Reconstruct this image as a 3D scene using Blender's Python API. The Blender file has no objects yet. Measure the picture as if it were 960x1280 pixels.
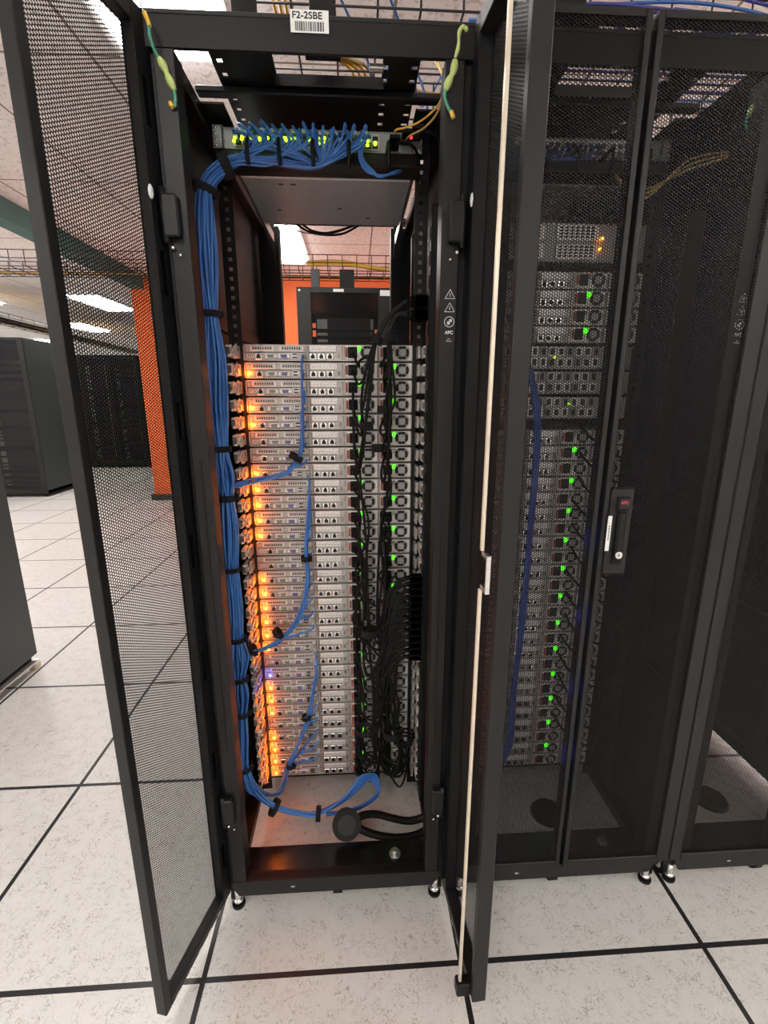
import bpy, math, random
from mathutils import Vector, Matrix
random.seed(7)
SC = bpy.context.scene
COL = SC.collection
PI = math.pi

# ------------------------------------------------------------------ camera
FPX, YAW, PITCH = 592.67, .0594, .2416
CAM = Vector((.3742, -.8398, 1.3315))
cd = bpy.data.cameras.new('camera'); cam = bpy.data.objects.new('camera', cd); COL.objects.link(cam)
cd.sensor_fit = 'VERTICAL'; cd.sensor_height = 36; cd.lens = FPX*36/1280
cam.location = CAM; cam.rotation_euler = (PI/2-PITCH, 0, -YAW)
cd.clip_start = .02; cd.clip_end = 100
SC.camera = cam
# ------------------------------------------------------------------ world, exposure
w = bpy.data.worlds.new('world'); SC.world = w; w.use_nodes = True
w.node_tree.nodes['Background'].inputs[0].default_value = (.9, .93, 1, 1)
w.node_tree.nodes['Background'].inputs[1].default_value = .3
SC.view_settings.view_transform = 'Standard'; SC.view_settings.look = 'None'
SC.view_settings.gamma = 1; SC.view_settings.use_curve_mapping = False
SC.view_settings.exposure = .2
LAMP = 17.0           # brightness of the ceiling troffers
SC.cycles.transparent_max_bounces = 16


def pix(x, y, Y=None, X=None, Z=None):
    """world point seen at a pixel of the photograph, on a plane of known X, Y or Z"""
    f = Vector((math.sin(YAW)*math.cos(PITCH), math.cos(YAW)*math.cos(PITCH), -math.sin(PITCH)))
    r = Vector((math.cos(YAW), -math.sin(YAW), 0)); u = r.cross(f)
    d = r*((x-480)/FPX)-u*((y-640)/FPX)+f
    if Y is not None: t = (Y-CAM.y)/d.y
    elif X is not None: t = (X-CAM.x)/d.x
    else: t = (Z-CAM.z)/d.z
    return CAM+d*t


# ------------------------------------------------------------------ materials
def newmat(name):
    m = bpy.data.materials.new(name); m.use_nodes = True
    return m, m.node_tree, m.node_tree.nodes['Principled BSDF']


def mat(name, col, rough=.5, metal=0, em=None, es=0, var=0, scale=40, bump=0, spec=None):
    m, nt, p = newmat(name)
    c = (*col, 1)
    p.inputs['Base Color'].default_value = c
    p.inputs['Roughness'].default_value = rough; p.inputs['Metallic'].default_value = metal
    if spec is not None: p.inputs['Specular IOR Level'].default_value = spec
    if em: p.inputs['Emission Color'].default_value = (*em, 1); p.inputs['Emission Strength'].default_value = es
    if var or bump:
        tc = nt.nodes.new('ShaderNodeTexCoord'); n = nt.nodes.new('ShaderNodeTexNoise')
        n.inputs['Scale'].default_value = scale; n.inputs['Detail'].default_value = 4
        nt.links.new(tc.outputs['Object'], n.inputs['Vector'])
        if var:
            r = nt.nodes.new('ShaderNodeValToRGB')
            r.color_ramp.elements[0].position = .3; r.color_ramp.elements[1].position = .7
            r.color_ramp.elements[0].color = (*[v*(1-var) for v in col], 1)
            r.color_ramp.elements[1].color = (*[min(1, v*(1+var)) for v in col], 1)
            nt.links.new(n.outputs['Fac'], r.inputs['Fac']); nt.links.new(r.outputs['Color'], p.inputs['Base Color'])
        if bump:
            b = nt.nodes.new('ShaderNodeBump'); b.inputs['Strength'].default_value = bump
            b.inputs['Distance'].default_value = .001
            nt.links.new(n.outputs['Fac'], b.inputs['Height']); nt.links.new(b.outputs['Normal'], p.inputs['Normal'])
    return m


class NG:
    """tiny helper for math node graphs"""
    def __init__(s, nt): s.nt = nt
    def m(s, op, a, b=None, c=None):
        n = s.nt.nodes.new('ShaderNodeMath'); n.operation = op
        for i, v in enumerate((a, b, c)):
            if v is None: continue
            if isinstance(v, (int, float)): n.inputs[i].default_value = v
            else: s.nt.links.new(v, n.inputs[i])
        return n.outputs[0]


def perforated(name, col, pz, r, rough=.45, metal=.2):
    """sheet metal with staggered round holes: x across, z up, in object space"""
    m, nt, p = newmat(name)
    p.inputs['Base Color'].default_value = (*col, 1); p.inputs['Roughness'].default_value = rough
    p.inputs['Metallic'].default_value = metal; p.inputs['Specular IOR Level'].default_value = .3
    g = NG(nt); tc = nt.nodes.new('ShaderNodeTexCoord'); sx = nt.nodes.new('ShaderNodeSeparateXYZ')
    nt.links.new(tc.outputs['Object'], sx.inputs[0])
    px = pz*math.sqrt(3)
    def lat(ox, oz):
        a = g.m('SUBTRACT', g.m('FLOORED_MODULO', g.m('ADD', sx.outputs[0], ox+10*px), px), px/2)
        b = g.m('SUBTRACT', g.m('FLOORED_MODULO', g.m('ADD', sx.outputs[2], oz), pz), pz/2)
        return g.m('SQRT', g.m('ADD', g.m('MULTIPLY', a, a), g.m('MULTIPLY', b, b)))
    d = g.m('MINIMUM', lat(0, 0), lat(px/2, pz/2))
    solid = g.m('GREATER_THAN', d, r)
    tr = nt.nodes.new('ShaderNodeBsdfTransparent'); mix = nt.nodes.new('ShaderNodeMixShader')
    nt.links.new(solid, mix.inputs[0]); nt.links.new(tr.outputs[0], mix.inputs[1]); nt.links.new(p.outputs[0], mix.inputs[2])
    nt.links.new(mix.outputs[0], nt.nodes['Material Output'].inputs['Surface'])
    return m


def floor_mat():
    m, nt, p = newmat('raised_floor_tiles'); g = NG(nt)
    tc = nt.nodes.new('ShaderNodeTexCoord'); sx = nt.nodes.new('ShaderNodeSeparateXYZ')
    nt.links.new(tc.outputs['Object'], sx.inputs[0]); T = .6096
    def dist(o):
        return g.m('ABSOLUTE', g.m('SUBTRACT', g.m('FLOORED_MODULO', g.m('ADD', o, T*50+T/2), T), T/2))
    line = g.m('LESS_THAN', g.m('MINIMUM', dist(sx.outputs[0]), dist(sx.outputs[1])), .0062)
    mp = nt.nodes.new('ShaderNodeMapping'); nt.links.new(tc.outputs['Object'], mp.inputs[0])
    def fleck(sc, off, wd):
        n1 = nt.nodes.new('ShaderNodeTexNoise'); n1.inputs['Scale'].default_value = sc
        n1.inputs['Detail'].default_value = 1; n1.inputs['Distortion'].default_value = 1.8
        nt.links.new(mp.outputs[0], n1.inputs['Vector'])
        a = g.m('ABSOLUTE', g.m('SUBTRACT', n1.outputs['Fac'], off))
        return g.m('SUBTRACT', 1, g.m('MINIMUM', g.m('DIVIDE', a, wd), 1))
    n2 = nt.nodes.new('ShaderNodeTexNoise'); n2.inputs['Scale'].default_value = 26; n2.inputs['Detail'].default_value = 3
    nt.links.new(tc.outputs['Object'], n2.inputs['Vector'])
    gate = g.m('MULTIPLY', g.m('MAXIMUM', g.m('SUBTRACT', n2.outputs['Fac'], .36), 0), 4.5)
    f = g.m('MINIMUM', g.m('MULTIPLY', g.m('ADD', fleck(34, .47, .022), fleck(52, .56, .03)), gate), 1)
    base = nt.nodes.new('ShaderNodeMix'); base.data_type = 'RGBA'
    base.inputs[6].default_value = (.68, .665, .63, 1); base.inputs[7].default_value = (.40, .375, .335, 1)
    nt.links.new(f, base.inputs[0])
    top = nt.nodes.new('ShaderNodeMix'); top.data_type = 'RGBA'
    nt.links.new(line, top.inputs[0]); nt.links.new(base.outputs[2], top.inputs[6]); top.inputs[7].default_value = (.018, .017, .018, 1)
    nt.links.new(top.outputs[2], p.inputs['Base Color']); p.inputs['Roughness'].default_value = .38
    return m


def ceiling_mat():
    m, nt, p = newmat('acoustic_ceiling_tiles'); g = NG(nt)
    tc = nt.nodes.new('ShaderNodeTexCoord'); sx = nt.nodes.new('ShaderNodeSeparateXYZ')
    nt.links.new(tc.outputs['Object'], sx.inputs[0])
    def dist(o, off, T):
        return g.m('ABSOLUTE', g.m('SUBTRACT', g.m('FLOORED_MODULO', g.m('ADD', o, T*50+T/2-off), T), T/2))
    line = g.m('LESS_THAN', g.m('MINIMUM', dist(sx.outputs[0], -.08, .62), dist(sx.outputs[1], .35, 1.24)), .006)
    v = nt.nodes.new('ShaderNodeTexNoise'); v.inputs['Scale'].default_value = 55; v.inputs['Detail'].default_value = 3
    nt.links.new(tc.outputs['Object'], v.inputs['Vector'])
    r = nt.nodes.new('ShaderNodeValToRGB'); r.color_ramp.elements[0].position = .34; r.color_ramp.elements[1].position = .46
    r.color_ramp.elements[0].color = (.60, .55, .53, 1); r.color_ramp.elements[1].color = (.87, .825, .81, 1)
    nt.links.new(v.outputs['Fac'], r.inputs['Fac'])
    top = nt.nodes.new('ShaderNodeMix'); top.data_type = 'RGBA'
    nt.links.new(line, top.inputs[0]); nt.links.new(r.outputs['Color'], top.inputs[6]); top.inputs[7].default_value = (.25, .2, .18, 1)
    nt.links.new(top.outputs[2], p.inputs['Base Color']); p.inputs['Roughness'].default_value = .9
    return m


M = dict(
    black=mat('black_powder_coat', (.0055, .0055, .006), .45, 0, spec=.3, var=.12, scale=300, bump=.15),
    sill=mat('glossy_black_sill', (.008, .007, .007), .22, spec=.6),
    blackin=mat('black_steel', (.004, .004, .0043), .45, spec=.3),
    dark=mat('dark_grey_powder_coat', (.0095, .0098, .0102), .42, 0, spec=.35, var=.1, scale=200, bump=.1),
    grey=mat('charcoal_panel', (.036, .046, .047), .45, 0, var=.08, scale=60),
    shelfgrey=mat('grey_equipment_case', (.5, .5, .52), .4, .3, var=.06, scale=80),
    panelin=mat('inside_of_side_panel', (.009, .0088, .0087), .5, spec=.3, var=.15, scale=30),
    rubber=mat('black_rubber', (.005, .005, .005), .5, spec=.22),
    velcro=mat('black_velcro', (.008, .008, .009), .95),
    hole=mat('socket_black', (.006, .006, .006), .6),
    galv=mat('galvanised_steel', (.47, .44, .41), .38, .35, var=.12, scale=150, spec=.5),
    galv2=mat('stamped_steel', (.80, .77, .73), .42, .25, var=.08, scale=200),
    fan=mat('fan_hub_grey', (.42, .42, .40), .5, .2),
    silver=mat('bright_steel', (.75, .74, .72), .25, .9, var=.1, scale=90),
    rod=mat('zinc_latch_rod', (.80, .70, .55), .3, .25),
    teal=mat('serial_port_teal', (.15, .27, .24), .5),
    vga=mat('video_port_blue', (.13, .14, .34), .5),
    latch=mat('terracotta_latch', (.45, .11, .06), .5),
    sw=mat('switch_case_grey', (.32, .34, .33), .45, .3),
    blue=mat('blue_cable_jacket', (.055, .20, .56), .38),
    blue2=mat('deep_blue_cable_jacket', (.035, .13, .44), .4),
    purple=mat('violet_cable_jacket', (.055, .05, .28), .4),
    clear=mat('clear_plug', (.38, .55, .55), .25),
    yellow=mat('yellow_cable_jacket', (.80, .48, .06), .4),
    fibre=mat('amber_fibre_jacket', (.62, .40, .12), .4),
    green=mat('green_wire_jacket', (.07, .33, .20), .45),
    lime=mat('lime_insulated_splice', (.50, .62, .20), .4),
    white=mat('white_label', (.85, .85, .83), .5),
    ink=mat('label_ink', (.02, .02, .03), .6),
    printw=mat('white_print', (.8, .8, .8), .5),
    redp=mat('red_print', (.6, .05, .05), .5),
    orange=mat('orange_wall_paint', (.86, .17, .045), .75, var=.04, scale=8),
    wallw=mat('white_wall_paint', (.86, .85, .83), .8, var=.03, scale=5),
    tealb=mat('teal_soffit_paint', (.075, .165, .165), .7, var=.06, scale=6),
    baseb=mat('dark_baseboard', (.05, .055, .055), .6),
    traym=mat('bronze_wire', (.07, .05, .045), .4, .5),
    trayb=mat('black_wire', (.02, .018, .02), .4, .3),
    lampf=mat('white_lamp_frame', (.8, .8, .78), .5),
    lampd=mat('lit_lamp_diffuser', (.9, .9, .9), .5, em=(1, .975, .955), es=LAMP),
    ledo=mat('orange_led', (.1, .03, 0), .4, em=(1, .24, .015), es=22),
    ledg=mat('green_led', (0, .1, 0), .4, em=(.08, 1, .01), es=1.8),
    ledb=mat('blue_led', (0, 0, .1), .4, em=(.12, .2, 1), es=10),
    ledy=mat('yellow_green_led', (.1, .1, 0), .4, em=(.55, 1, .02), es=2.2),
    ledr=mat('red_led', (.1, 0, 0), .4, em=(1, .03, .05), es=2),
    ledw=mat('pale_led', (.5, .5, .5), .4, em=(.8, .9, 1), es=3),
    amber=mat('clear_amber_clip', (.62, .58, .54), .25),
    perf=perforated('perforated_black_door_sheet', (.007, .0068, .007), .0056, .00236),
    perf_far=perforated('perforated_coarse_sheet', (.03, .03, .032), .012, .0045),
    floor=floor_mat(), ceil=ceiling_mat(),
)


# ------------------------------------------------------------------ mesh builder
class MB:
    def __init__(s): s.v = []; s.f = []; s.m = []; s.mats = []; s.sm = []
    def mi(s, m):
        if m not in s.mats: s.mats.append(m)
        return s.mats.index(m)
    def face(s, idx, m, sm=False): s.f.append(idx); s.m.append(s.mi(m)); s.sm.append(sm)
    def add(s, vs, fs, m, sm=False):
        b = len(s.v); s.v += [tuple(x) for x in vs]
        for f in fs: s.face([b+i for i in f], m, sm)
    def box(s, x0, x1, y0, y1, z0, z1, m, bev=0):
        if x0 > x1: x0, x1 = x1, x0
        if y0 > y1: y0, y1 = y1, y0
        if z0 > z1: z0, z1 = z1, z0
        if bev <= 0:
            s.add([(x, y, z) for z in (z0, z1) for y in (y0, y1) for x in (x0, x1)],
                  [(0, 2, 3, 1), (4, 5, 7, 6), (0, 1, 5, 4), (2, 6, 7, 3), (0, 4, 6, 2), (1, 3, 7, 5)], m)
            return s
        b = min(bev, (x1-x0)/2.01, (y1-y0)/2.01, (z1-z0)/2.01)
        # chamfered box: three inset copies of every corner
        V = []; ix = {}
        for a, (xo, xi) in enumerate(((x0, x0+b), (x1, x1-b))):
            for c, (yo, yi) in enumerate(((y0, y0+b), (y1, y1-b))):
                for d, (zo, zi) in enumerate(((z0, z0+b), (z1, z1-b))):
                    for k, p in enumerate(((xo, yi, zi), (xi, yo, zi), (xi, yi, zo))):
                        ix[a, c, d, k] = len(V); V.append(p)
        F = []
        def q(*l): F.append([ix[i] for i in l])
        for a in (0, 1):
            q((a, 0, 0, 0), (a, 1, 0, 0), (a, 1, 1, 0), (a, 0, 1, 0))
            q((0, a, 0, 1), (1, a, 0, 1), (1, a, 1, 1), (0, a, 1, 1))
            q((0, 0, a, 2), (1, 0, a, 2), (1, 1, a, 2), (0, 1, a, 2))
        for a in (0, 1):
            for c in (0, 1):
                q((a, c, 0, 0), (a, c, 1, 0), (a, c, 1, 1), (a, c, 0, 1))
                q((a, 0, c, 0), (a, 1, c, 0), (a, 1, c, 2), (a, 0, c, 2))
                q((0, a, c, 1), (1, a, c, 1), (1, a, c, 2), (0, a, c, 2))
                for d in (0, 1): q((a, c, d, 0), (a, c, d, 1), (a, c, d, 2))
        cx = Vector(((x0+x1)/2, (y0+y1)/2, (z0+z1)/2))
        G = []
        for f in F:
            p = [Vector(V[i]) for i in f]; n = (p[1]-p[0]).cross(p[2]-p[0])
            c0 = sum(p, Vector())/len(p)
            G.append(f if n.dot(c0-cx) > 0 else f[::-1])
        s.add(V, G, m); return s
    def prism(s, pts, axis, a0, a1, m):
        """polygon pts (2-D, in the two other axes in x,y,z order) extruded along axis"""
        n = len(pts)
        def P(p, a):
            q = list(p); q.insert('xyz'.index(axis), a); return q
        vs = [P(p, a0) for p in pts]+[P(p, a1) for p in pts]
        area = sum(pts[i][0]*pts[(i+1) % n][1]-pts[(i+1) % n][0]*pts[i][1] for i in range(n))
        fl = (area > 0) ^ (axis == 'y') ^ (a1 < a0)
        fs = [list(range(n))[::-1], list(range(n, 2*n))]+[[i, (i+1) % n, n+(i+1) % n, n+i] for i in range(n)]
        s.add(vs, fs if fl else [f[::-1] for f in fs], m); return s
    def cyl(s, c, axis, r, h, m, n=16, r2=None, sm=True):
        r2 = r if r2 is None else r2
        ai = 'xyz'.index(axis); u, v = [(1, 2), (2, 0), (0, 1)][ai]
        vs = []
        for k, (rr, hh) in enumerate(((r, 0), (r2, h))):
            for i in range(n):
                p = list(c); p[ai] += hh; p[u] += rr*math.cos(2*PI*i/n); p[v] += rr*math.sin(2*PI*i/n); vs.append(p)
        b = len(s.v); s.v += [tuple(x) for x in vs]
        fl = h < 0
        for i in range(n):
            f = [b+i, b+(i+1) % n, b+n+(i+1) % n, b+n+i]; s.face(f[::-1] if fl else f, m, sm)
        a = [b+i for i in range(n)][::-1]; d = [b+n+i for i in range(n)]
        s.face(a[::-1] if fl else a, m); s.face(d[::-1] if fl else d, m); return s
    def ball(s, c, r, m, n=10, k=6, sx=1, sy=1, sz=1):
        vs = [(c[0], c[1], c[2]-r*sz)]
        for j in range(1, k):
            t = PI*j/k
            for i in range(n):
                a = 2*PI*i/n; vs.append((c[0]+r*sx*math.sin(t)*math.cos(a), c[1]+r*sy*math.sin(t)*math.sin(a), c[2]-r*sz*math.cos(t)))
        vs.append((c[0], c[1], c[2]+r*sz)); fs = []
        for i in range(n):
            fs.append([0, 1+(i+1) % n, 1+i])
            for j in range(k-2):
                a = 1+j*n; fs.append([a+i, a+(i+1) % n, a+n+(i+1) % n, a+n+i])
            a = 1+(k-2)*n; fs.append([a+i, a+(i+1) % n, len(vs)-1])
        s.add(vs, fs, m, True); return s
    def tube(s, pts, r, m, n=6, steps=6, smooth=True, rad=None):
        P = spline(pts, steps) if smooth else [Vector(p) for p in pts]
        L = len(P); b = len(s.v); up = Vector((.013, .021, 1)).normalized()
        prev = None
        for i, p in enumerate(P):
            t = (P[min(i+1, L-1)]-P[max(i-1, 0)])
            t = t.normalized() if t.length > 1e-9 else Vector((0, 0, 1))
            if prev is None:
                a = t.cross(up)
                if a.length < .05: a = t.cross(Vector((1, 0, 0)))
                a.normalize()
            else:
                a = prev-t*prev.dot(t); a.normalize()
            prev = a; c = t.cross(a)
            rr = r if rad is None else r*rad(i/(L-1))
            for k in range(n):
                q = p+a*(rr*math.cos(2*PI*k/n))+c*(rr*math.sin(2*PI*k/n)); s.v.append(tuple(q))
        for i in range(L-1):
            for k in range(n):
                s.face([b+i*n+k, b+i*n+(k+1) % n, b+(i+1)*n+(k+1) % n, b+(i+1)*n+k], m, True)
        s.face([b+k for k in range(n)][::-1], m); s.face([b+(L-1)*n+k for k in range(n)], m)
        return s
    def plate(s, axis, a, t, u0, u1, v0, v1, holes, m):
        """sheet of thickness t at axis=a spanning u,v with real rectangular holes"""
        us = sorted({u0, u1, *[min(max(h[0], u0), u1) for h in holes], *[min(max(h[1], u0), u1) for h in holes]})
        vs = sorted({v0, v1, *[min(max(h[2], v0), v1) for h in holes], *[min(max(h[3], v0), v1) for h in holes]})
        ai = 'xyz'.index(axis)
        def P(u, v, d):
            q = [u, v]; q.insert(ai, a+d); return tuple(q)
        def full(i, j):
            if i < 0 or j < 0 or i >= len(us)-1 or j >= len(vs)-1: return False
            cu, cv = (us[i]+us[i+1])/2, (vs[j]+vs[j+1])/2
            return not any(h[0] < cu < h[1] and h[2] < cv < h[3] for h in holes)
        for i in range(len(us)-1):
            for j in range(len(vs)-1):
                if not full(i, j): continue
                A, B, C, D = us[i], us[i+1], vs[j], vs[j+1]
                s.add([P(A, C, 0), P(B, C, 0), P(B, D, 0), P(A, D, 0), P(A, C, t), P(B, C, t), P(B, D, t), P(A, D, t)],
                      [(0, 3, 2, 1), (4, 5, 6, 7)]+([(0, 1, 5, 4)] if not full(i, j-1) else [])+([(1, 2, 6, 5)] if not full(i+1, j) else [])
                      + ([(2, 3, 7, 6)] if not full(i, j+1) else [])+([(3, 0, 4, 7)] if not full(i-1, j) else []), m)
        return s
    def build(s, name, parent=None, label=None, cat=None, group=None, kind=None):
        me = bpy.data.meshes.new(name)
        me.from_pydata(s.v, [], s.f); me.update()
        for mm in s.mats: me.materials.append(M[mm])
        me.polygons.foreach_set('material_index', s.m); me.polygons.foreach_set('use_smooth', s.sm)
        o = bpy.data.objects.new(name, me); COL.objects.link(o)
        if parent: o.parent = parent
        return tag(o, label, cat, group, kind)


def spline(pts, steps=6):
    P = [Vector(p) for p in pts]
    if len(P) < 3: return P
    Q = [P[0]*2-P[1]]+P+[P[-1]*2-P[-2]]; out = []
    for i in range(1, len(Q)-2):
        a, b, c, d = Q[i-1:i+3]
        for k in range(steps):
            t = k/steps
            out.append(.5*((2*b)+(c-a)*t+(2*a-5*b+4*c-d)*t*t+(-a+3*b-3*c+d)*t**3))
    return out+[P[-1]]


def tag(o, label=None, cat=None, group=None, kind=None):
    if label: o['label'] = label
    if cat: o['category'] = cat
    if group: o['group'] = group
    if kind: o['kind'] = kind
    return o


def empty(name, loc=(0, 0, 0), rz=0, label=None, cat=None, group=None):
    o = bpy.data.objects.new(name, None); COL.objects.link(o); o.empty_display_size = .05
    o.location = loc; o.rotation_euler = (0, 0, rz); return tag(o, label, cat, group)


def kids(o): return [c for c in COL.objects if c.parent == o]


def tree(o):
    return (o, [tree(c) for c in kids(o)])


def copy_tree(t, parent=None):
    o, ch = t; c = o.copy(); COL.objects.link(c); c.parent = parent
    for x in ch: copy_tree(x, c)
    return c


def text(body, size, m, parent, name, loc, rot, ex=.0003, sx=1, bold=0, align='CENTER'):
    cu = bpy.data.curves.new(name, 'FONT'); cu.body = body; cu.size = size; cu.extrude = ex; cu.offset = bold
    cu.align_x = align; cu.align_y = 'CENTER'
    tmp = bpy.data.objects.new(name, cu); COL.objects.link(tmp)
    me = bpy.data.meshes.new_from_object(tmp.evaluated_get(bpy.context.evaluated_depsgraph_get()))
    bpy.data.objects.remove(tmp); bpy.data.curves.remove(cu)
    me.materials.clear(); me.materials.append(M[m])
    o = bpy.data.objects.new(name, me); COL.objects.link(o); o.parent = parent
    o.location = loc; o.rotation_euler = rot; o.scale = (sx, 1, 1)
    return o


def light(name, loc, col, power, r, parent=None):
    l = bpy.data.lights.new(name, 'POINT'); l.color = col; l.energy = power; l.shadow_soft_size = r
    o = bpy.data.objects.new(name, l); COL.objects.link(o); o.location = loc
    if parent: o.parent = parent
    return o


# ------------------------------------------------------------------ room
CZ = 2.70
MB().box(-9, 7, -6, 15, -.05, 0, 'floor').build('floor', kind='structure')
MB().box(-9, 7, -6, 15, CZ, CZ+.05, 'ceil').build('ceiling', kind='structure')
MB().box(-2.25, 7, 5.4, 5.55, 0, CZ, 'orange').build('wall_orange', kind='structure')
MB().box(-2.29, 7, 5.365, 5.4, 0, .075, 'baseb').build('baseboard_orange', kind='structure')
MB().box(-9, 7, 15, 15.1, 0, CZ, 'wallw').build('wall_back', kind='structure')
MB().box(-9.1, -9, -6, 15, 0, CZ, 'wallw').build('wall_left', kind='structure')
MB().box(7, 7.1, -6, 15, 0, CZ, 'wallw').build('wall_right', kind='structure')
MB().box(-9, 7, -6.1, -6, 0, CZ, 'wallw').build('wall_front', kind='structure')
MB().box(-2.24, -2.1, -6, 5.4, 2.55, CZ, 'tealb').build('trim_1', kind='structure')
MB().tube([(-2.36, -6, 2.62), (-2.36, 5.2, 2.62)], .012, 'lampf', n=8, smooth=False).build(
    'conduit_pipe', label='thin pale conduit running beside the teal ceiling soffit', cat='pipe')

# ceiling troffers on a regular grid
def lamp(cx, y1):
    t = empty('ceiling_light', (cx, y1-.6, CZ))
    m = MB(); a, b = .235, .6
    for q in ((-a-.015, -a+.01, -b, b), (a-.01, a+.015, -b, b), (-a, a, -b-.0, -b+.02), (-a, a, b-.02, b)):
        m.box(*q, -.014, .01, 'lampf')
    m.build('lamp_frame', t)
    MB().box(-a+.03, a-.03, -b+.03, b-.03, -.045, .008, 'lampd', .02).build('diffuser', t)  # drop below the frame added so the glowing sides brighten the ceiling
    return t
lampnames = {(-.32, 1.57): 'lit ceiling panel light straight above the open rack', (-.32, 4.65): 'lit ceiling panel light seen through the gap above the servers',
             (-3.42, 7.72): 'long lit ceiling light nearer one of two seen through the left mesh door',
             (-5.12, 10.45): 'lit ceiling light farther one seen through the left mesh door',
             (-5.12, 7.25): 'lit ceiling light at far left edge above the distant cabinets'}
GRID = [(cx, y1) for cx in (-.32, 2.78, 5.4) for y1 in (-4.3, -1.5, 1.57, 4.65)]
GRID += [(-3.42, y1) for y1 in (-4.3, -1.5, 1.57, 4.65, 7.72, 13.4)]+[(-5.12, y1) for y1 in (-4.3, -1.5, 1.4, 4.3, 7.25, 10.45)]+[(-7.6, y1) for y1 in (1.4, 4.3, 7.25, 10.45, 13.4)]
for cx, y1 in GRID:
    t = lamp(cx, y1)
    side = {-7.6: 'far left', -5.12: 'second left', -3.42: 'left', -.32: 'middle', 2.78: 'right', 5.4: 'far right'}[cx]
    row = {-4.3: 'rearmost row behind the viewer', -1.5: 'row just behind the viewer', 1.57: 'row over the racks', 1.4: 'row over the racks', 4.65: 'row before the orange wall', 4.3: 'row before the orange wall',
           7.72: 'row beyond the orange wall end', 7.25: 'row beyond the orange wall end', 10.45: 'row over the distant cabinets', 13.4: 'row by the back wall'}[y1]
    tag(t, lampnames.get((cx, y1), f'recessed lit ceiling panel in the {side} line, {row}'), 'ceiling light', 'recessed ceiling lights')

# ------------------------------------------------------------------ racks
RW, RD, RH = .6, 1.07, 1.99


def oval_holes(z0, z1, n, x0, x1, hh=.075):
    st = (z1-z0)/n
    return [(x0, x1, z0+st*(i+.5)-hh/2, z0+st*(i+.5)+hh/2) for i in range(n)]


def door_leaf(parent, flip, W, hinge, ang, free=.014, hs=.05, z0=.052, z1=1.955, rod=False, handle=False, slots=True, T=.03, top=.03):
    """one leaf; closed it runs from the hinge along +x (or -x when flip); y=0 is the outer face"""
    s = -1 if flip else 1
    d = MB()
    def B(x0, x1, y0, y1, za, zb, m='dark', bev=.0015): d.box(s*x0, s*x1, y0, y1, za, zb, m, bev)
    B(W-free, W, 0, T, z0, z1)                               # free stile
    B(0, hs, 0, .004, z0, z1); B(0, .006, .004, T, z0, z1); B(hs-.006, hs, .004, T-.002, z0, z1, 'black')
    x0, x1 = sorted((s*.0, s*hs))
    d.plate('y', T-.002, .002, x0, x1, z0, z1, oval_holes(z0, z1, 7, min(s*.012, s*.026), max(s*.012, s*.026)) if slots else [], 'black')
    B(hs, W-free, 0, T, z0, z0+.022); B(hs, W-free, 0, T, z1-top, z1)
    if slots:                                                # bright slits of the bottom channel
        for i in range(5): B(hs+.02+i*.042, hs+.034+i*.042, T, T+.001, z0+.002, z0+.007, 'silver', 0)
    o = d.build('door', parent); o.location = hinge; o.rotation_euler = (0, 0, ang)
    p = MB(); xa, xb = sorted((s*(hs-.002), s*(W-free+.002)))
    p.box(xa, xb, .004, .0052, z0+.02, z1-top+.002, 'perf').build('mesh_panel', o)
    if rod:
        r = MB(); xr = s*rod[0]; yr = rod[1]
        zc = 1.04
        r.box(xr-.004, xr+.004, yr, yr+.006, z0-.03, zc-.035, 'rod', .001); r.box(xr-.004, xr+.004, yr, yr+.006, zc+.035, z1-.02, 'rod', .001)
        r.build('latch_rod', o)
        c = MB(); a, b = sorted((xr+s*.0, xr+s*.026))
        c.box(a, b, yr-.004, yr+.004, zc+.026, zc+.034, 'silver', .001); c.box(a, b, yr-.004, yr+.004, zc-.034, zc-.026, 'silver', .001)
        e = xr+s*.026; c.box(e-.003, e+.003, yr-.004, yr+.004, zc-.034, zc+.034, 'silver', .001)
        c.build('latch_catch', o)
        g = MB(); g.box(xr-.012, xr+.012, T-.002, yr+.012, z0-.004, z0+.03, 'black', .003); g.build('rod_guide', o)
    if slots:
        MB().ball((s*.034, T, z0+(z1-z0)*.92-.125), .012, 'printw', sy=.25, sx=.55).build('bumper', o)
    if handle: door_handle(o, s, W)
    return o


def door_handle(o, s, W):
    zc = 1.04; xe = s*(W-.012); dx = -s
    h = MB(); x0, x1 = sorted((xe, xe+dx*.052))
    h.box(x0, x1, -.004, .006, zc-.1, zc+.095, 'dark', .002)
    for i in range(9):
        x = x0+.006+i*.005
        h.box(x, x+.003, -.0035, .004, zc-.104, zc-.099, 'dark'); h.box(x, x+.003, -.0035, .004, zc+.094, zc+.099, 'dark')
    xc = xe+dx*.027
    h.box(xc-.014, xc+.014, -.006, -.003, zc-.078, zc+.078, 'blackin', .002)
    h.box(xc-.0095, xc+.0095, -.014, -.005, zc-.07, zc+.046, 'black', .004)
    h.box(xc-.013, xc+.013, -.013, -.005, zc+.05, zc+.077, 'dark', .003)
    h.build('door_handle', o)
    k = MB(); k.cyl((xc-.001, -.014, zc-.052), 'y', .008, -.003, 'silver', 20); k.box(xc-.0018, xc-.0002, -.018, -.0168, zc-.055, zc-.049, 'ink'); k.build('key_lock', o)
    st = MB(); xs = xe+dx*.003; st.box(xs-.0045, xs+.0045, -.0052, -.004, zc-.045, zc+.035, 'white'); 
    for i in range(7): st.box(xs-.001, xs+.0015, -.0056, -.0052, zc-.02+i*.005, zc-.017+i*.005, 'ink')
    st.build('white_sticker', o)
    text('APC', .010, 'redp', o, 'brand_print', (xc, -.0135, zc+.066), (PI/2, 0, 0), bold=.0003)


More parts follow.
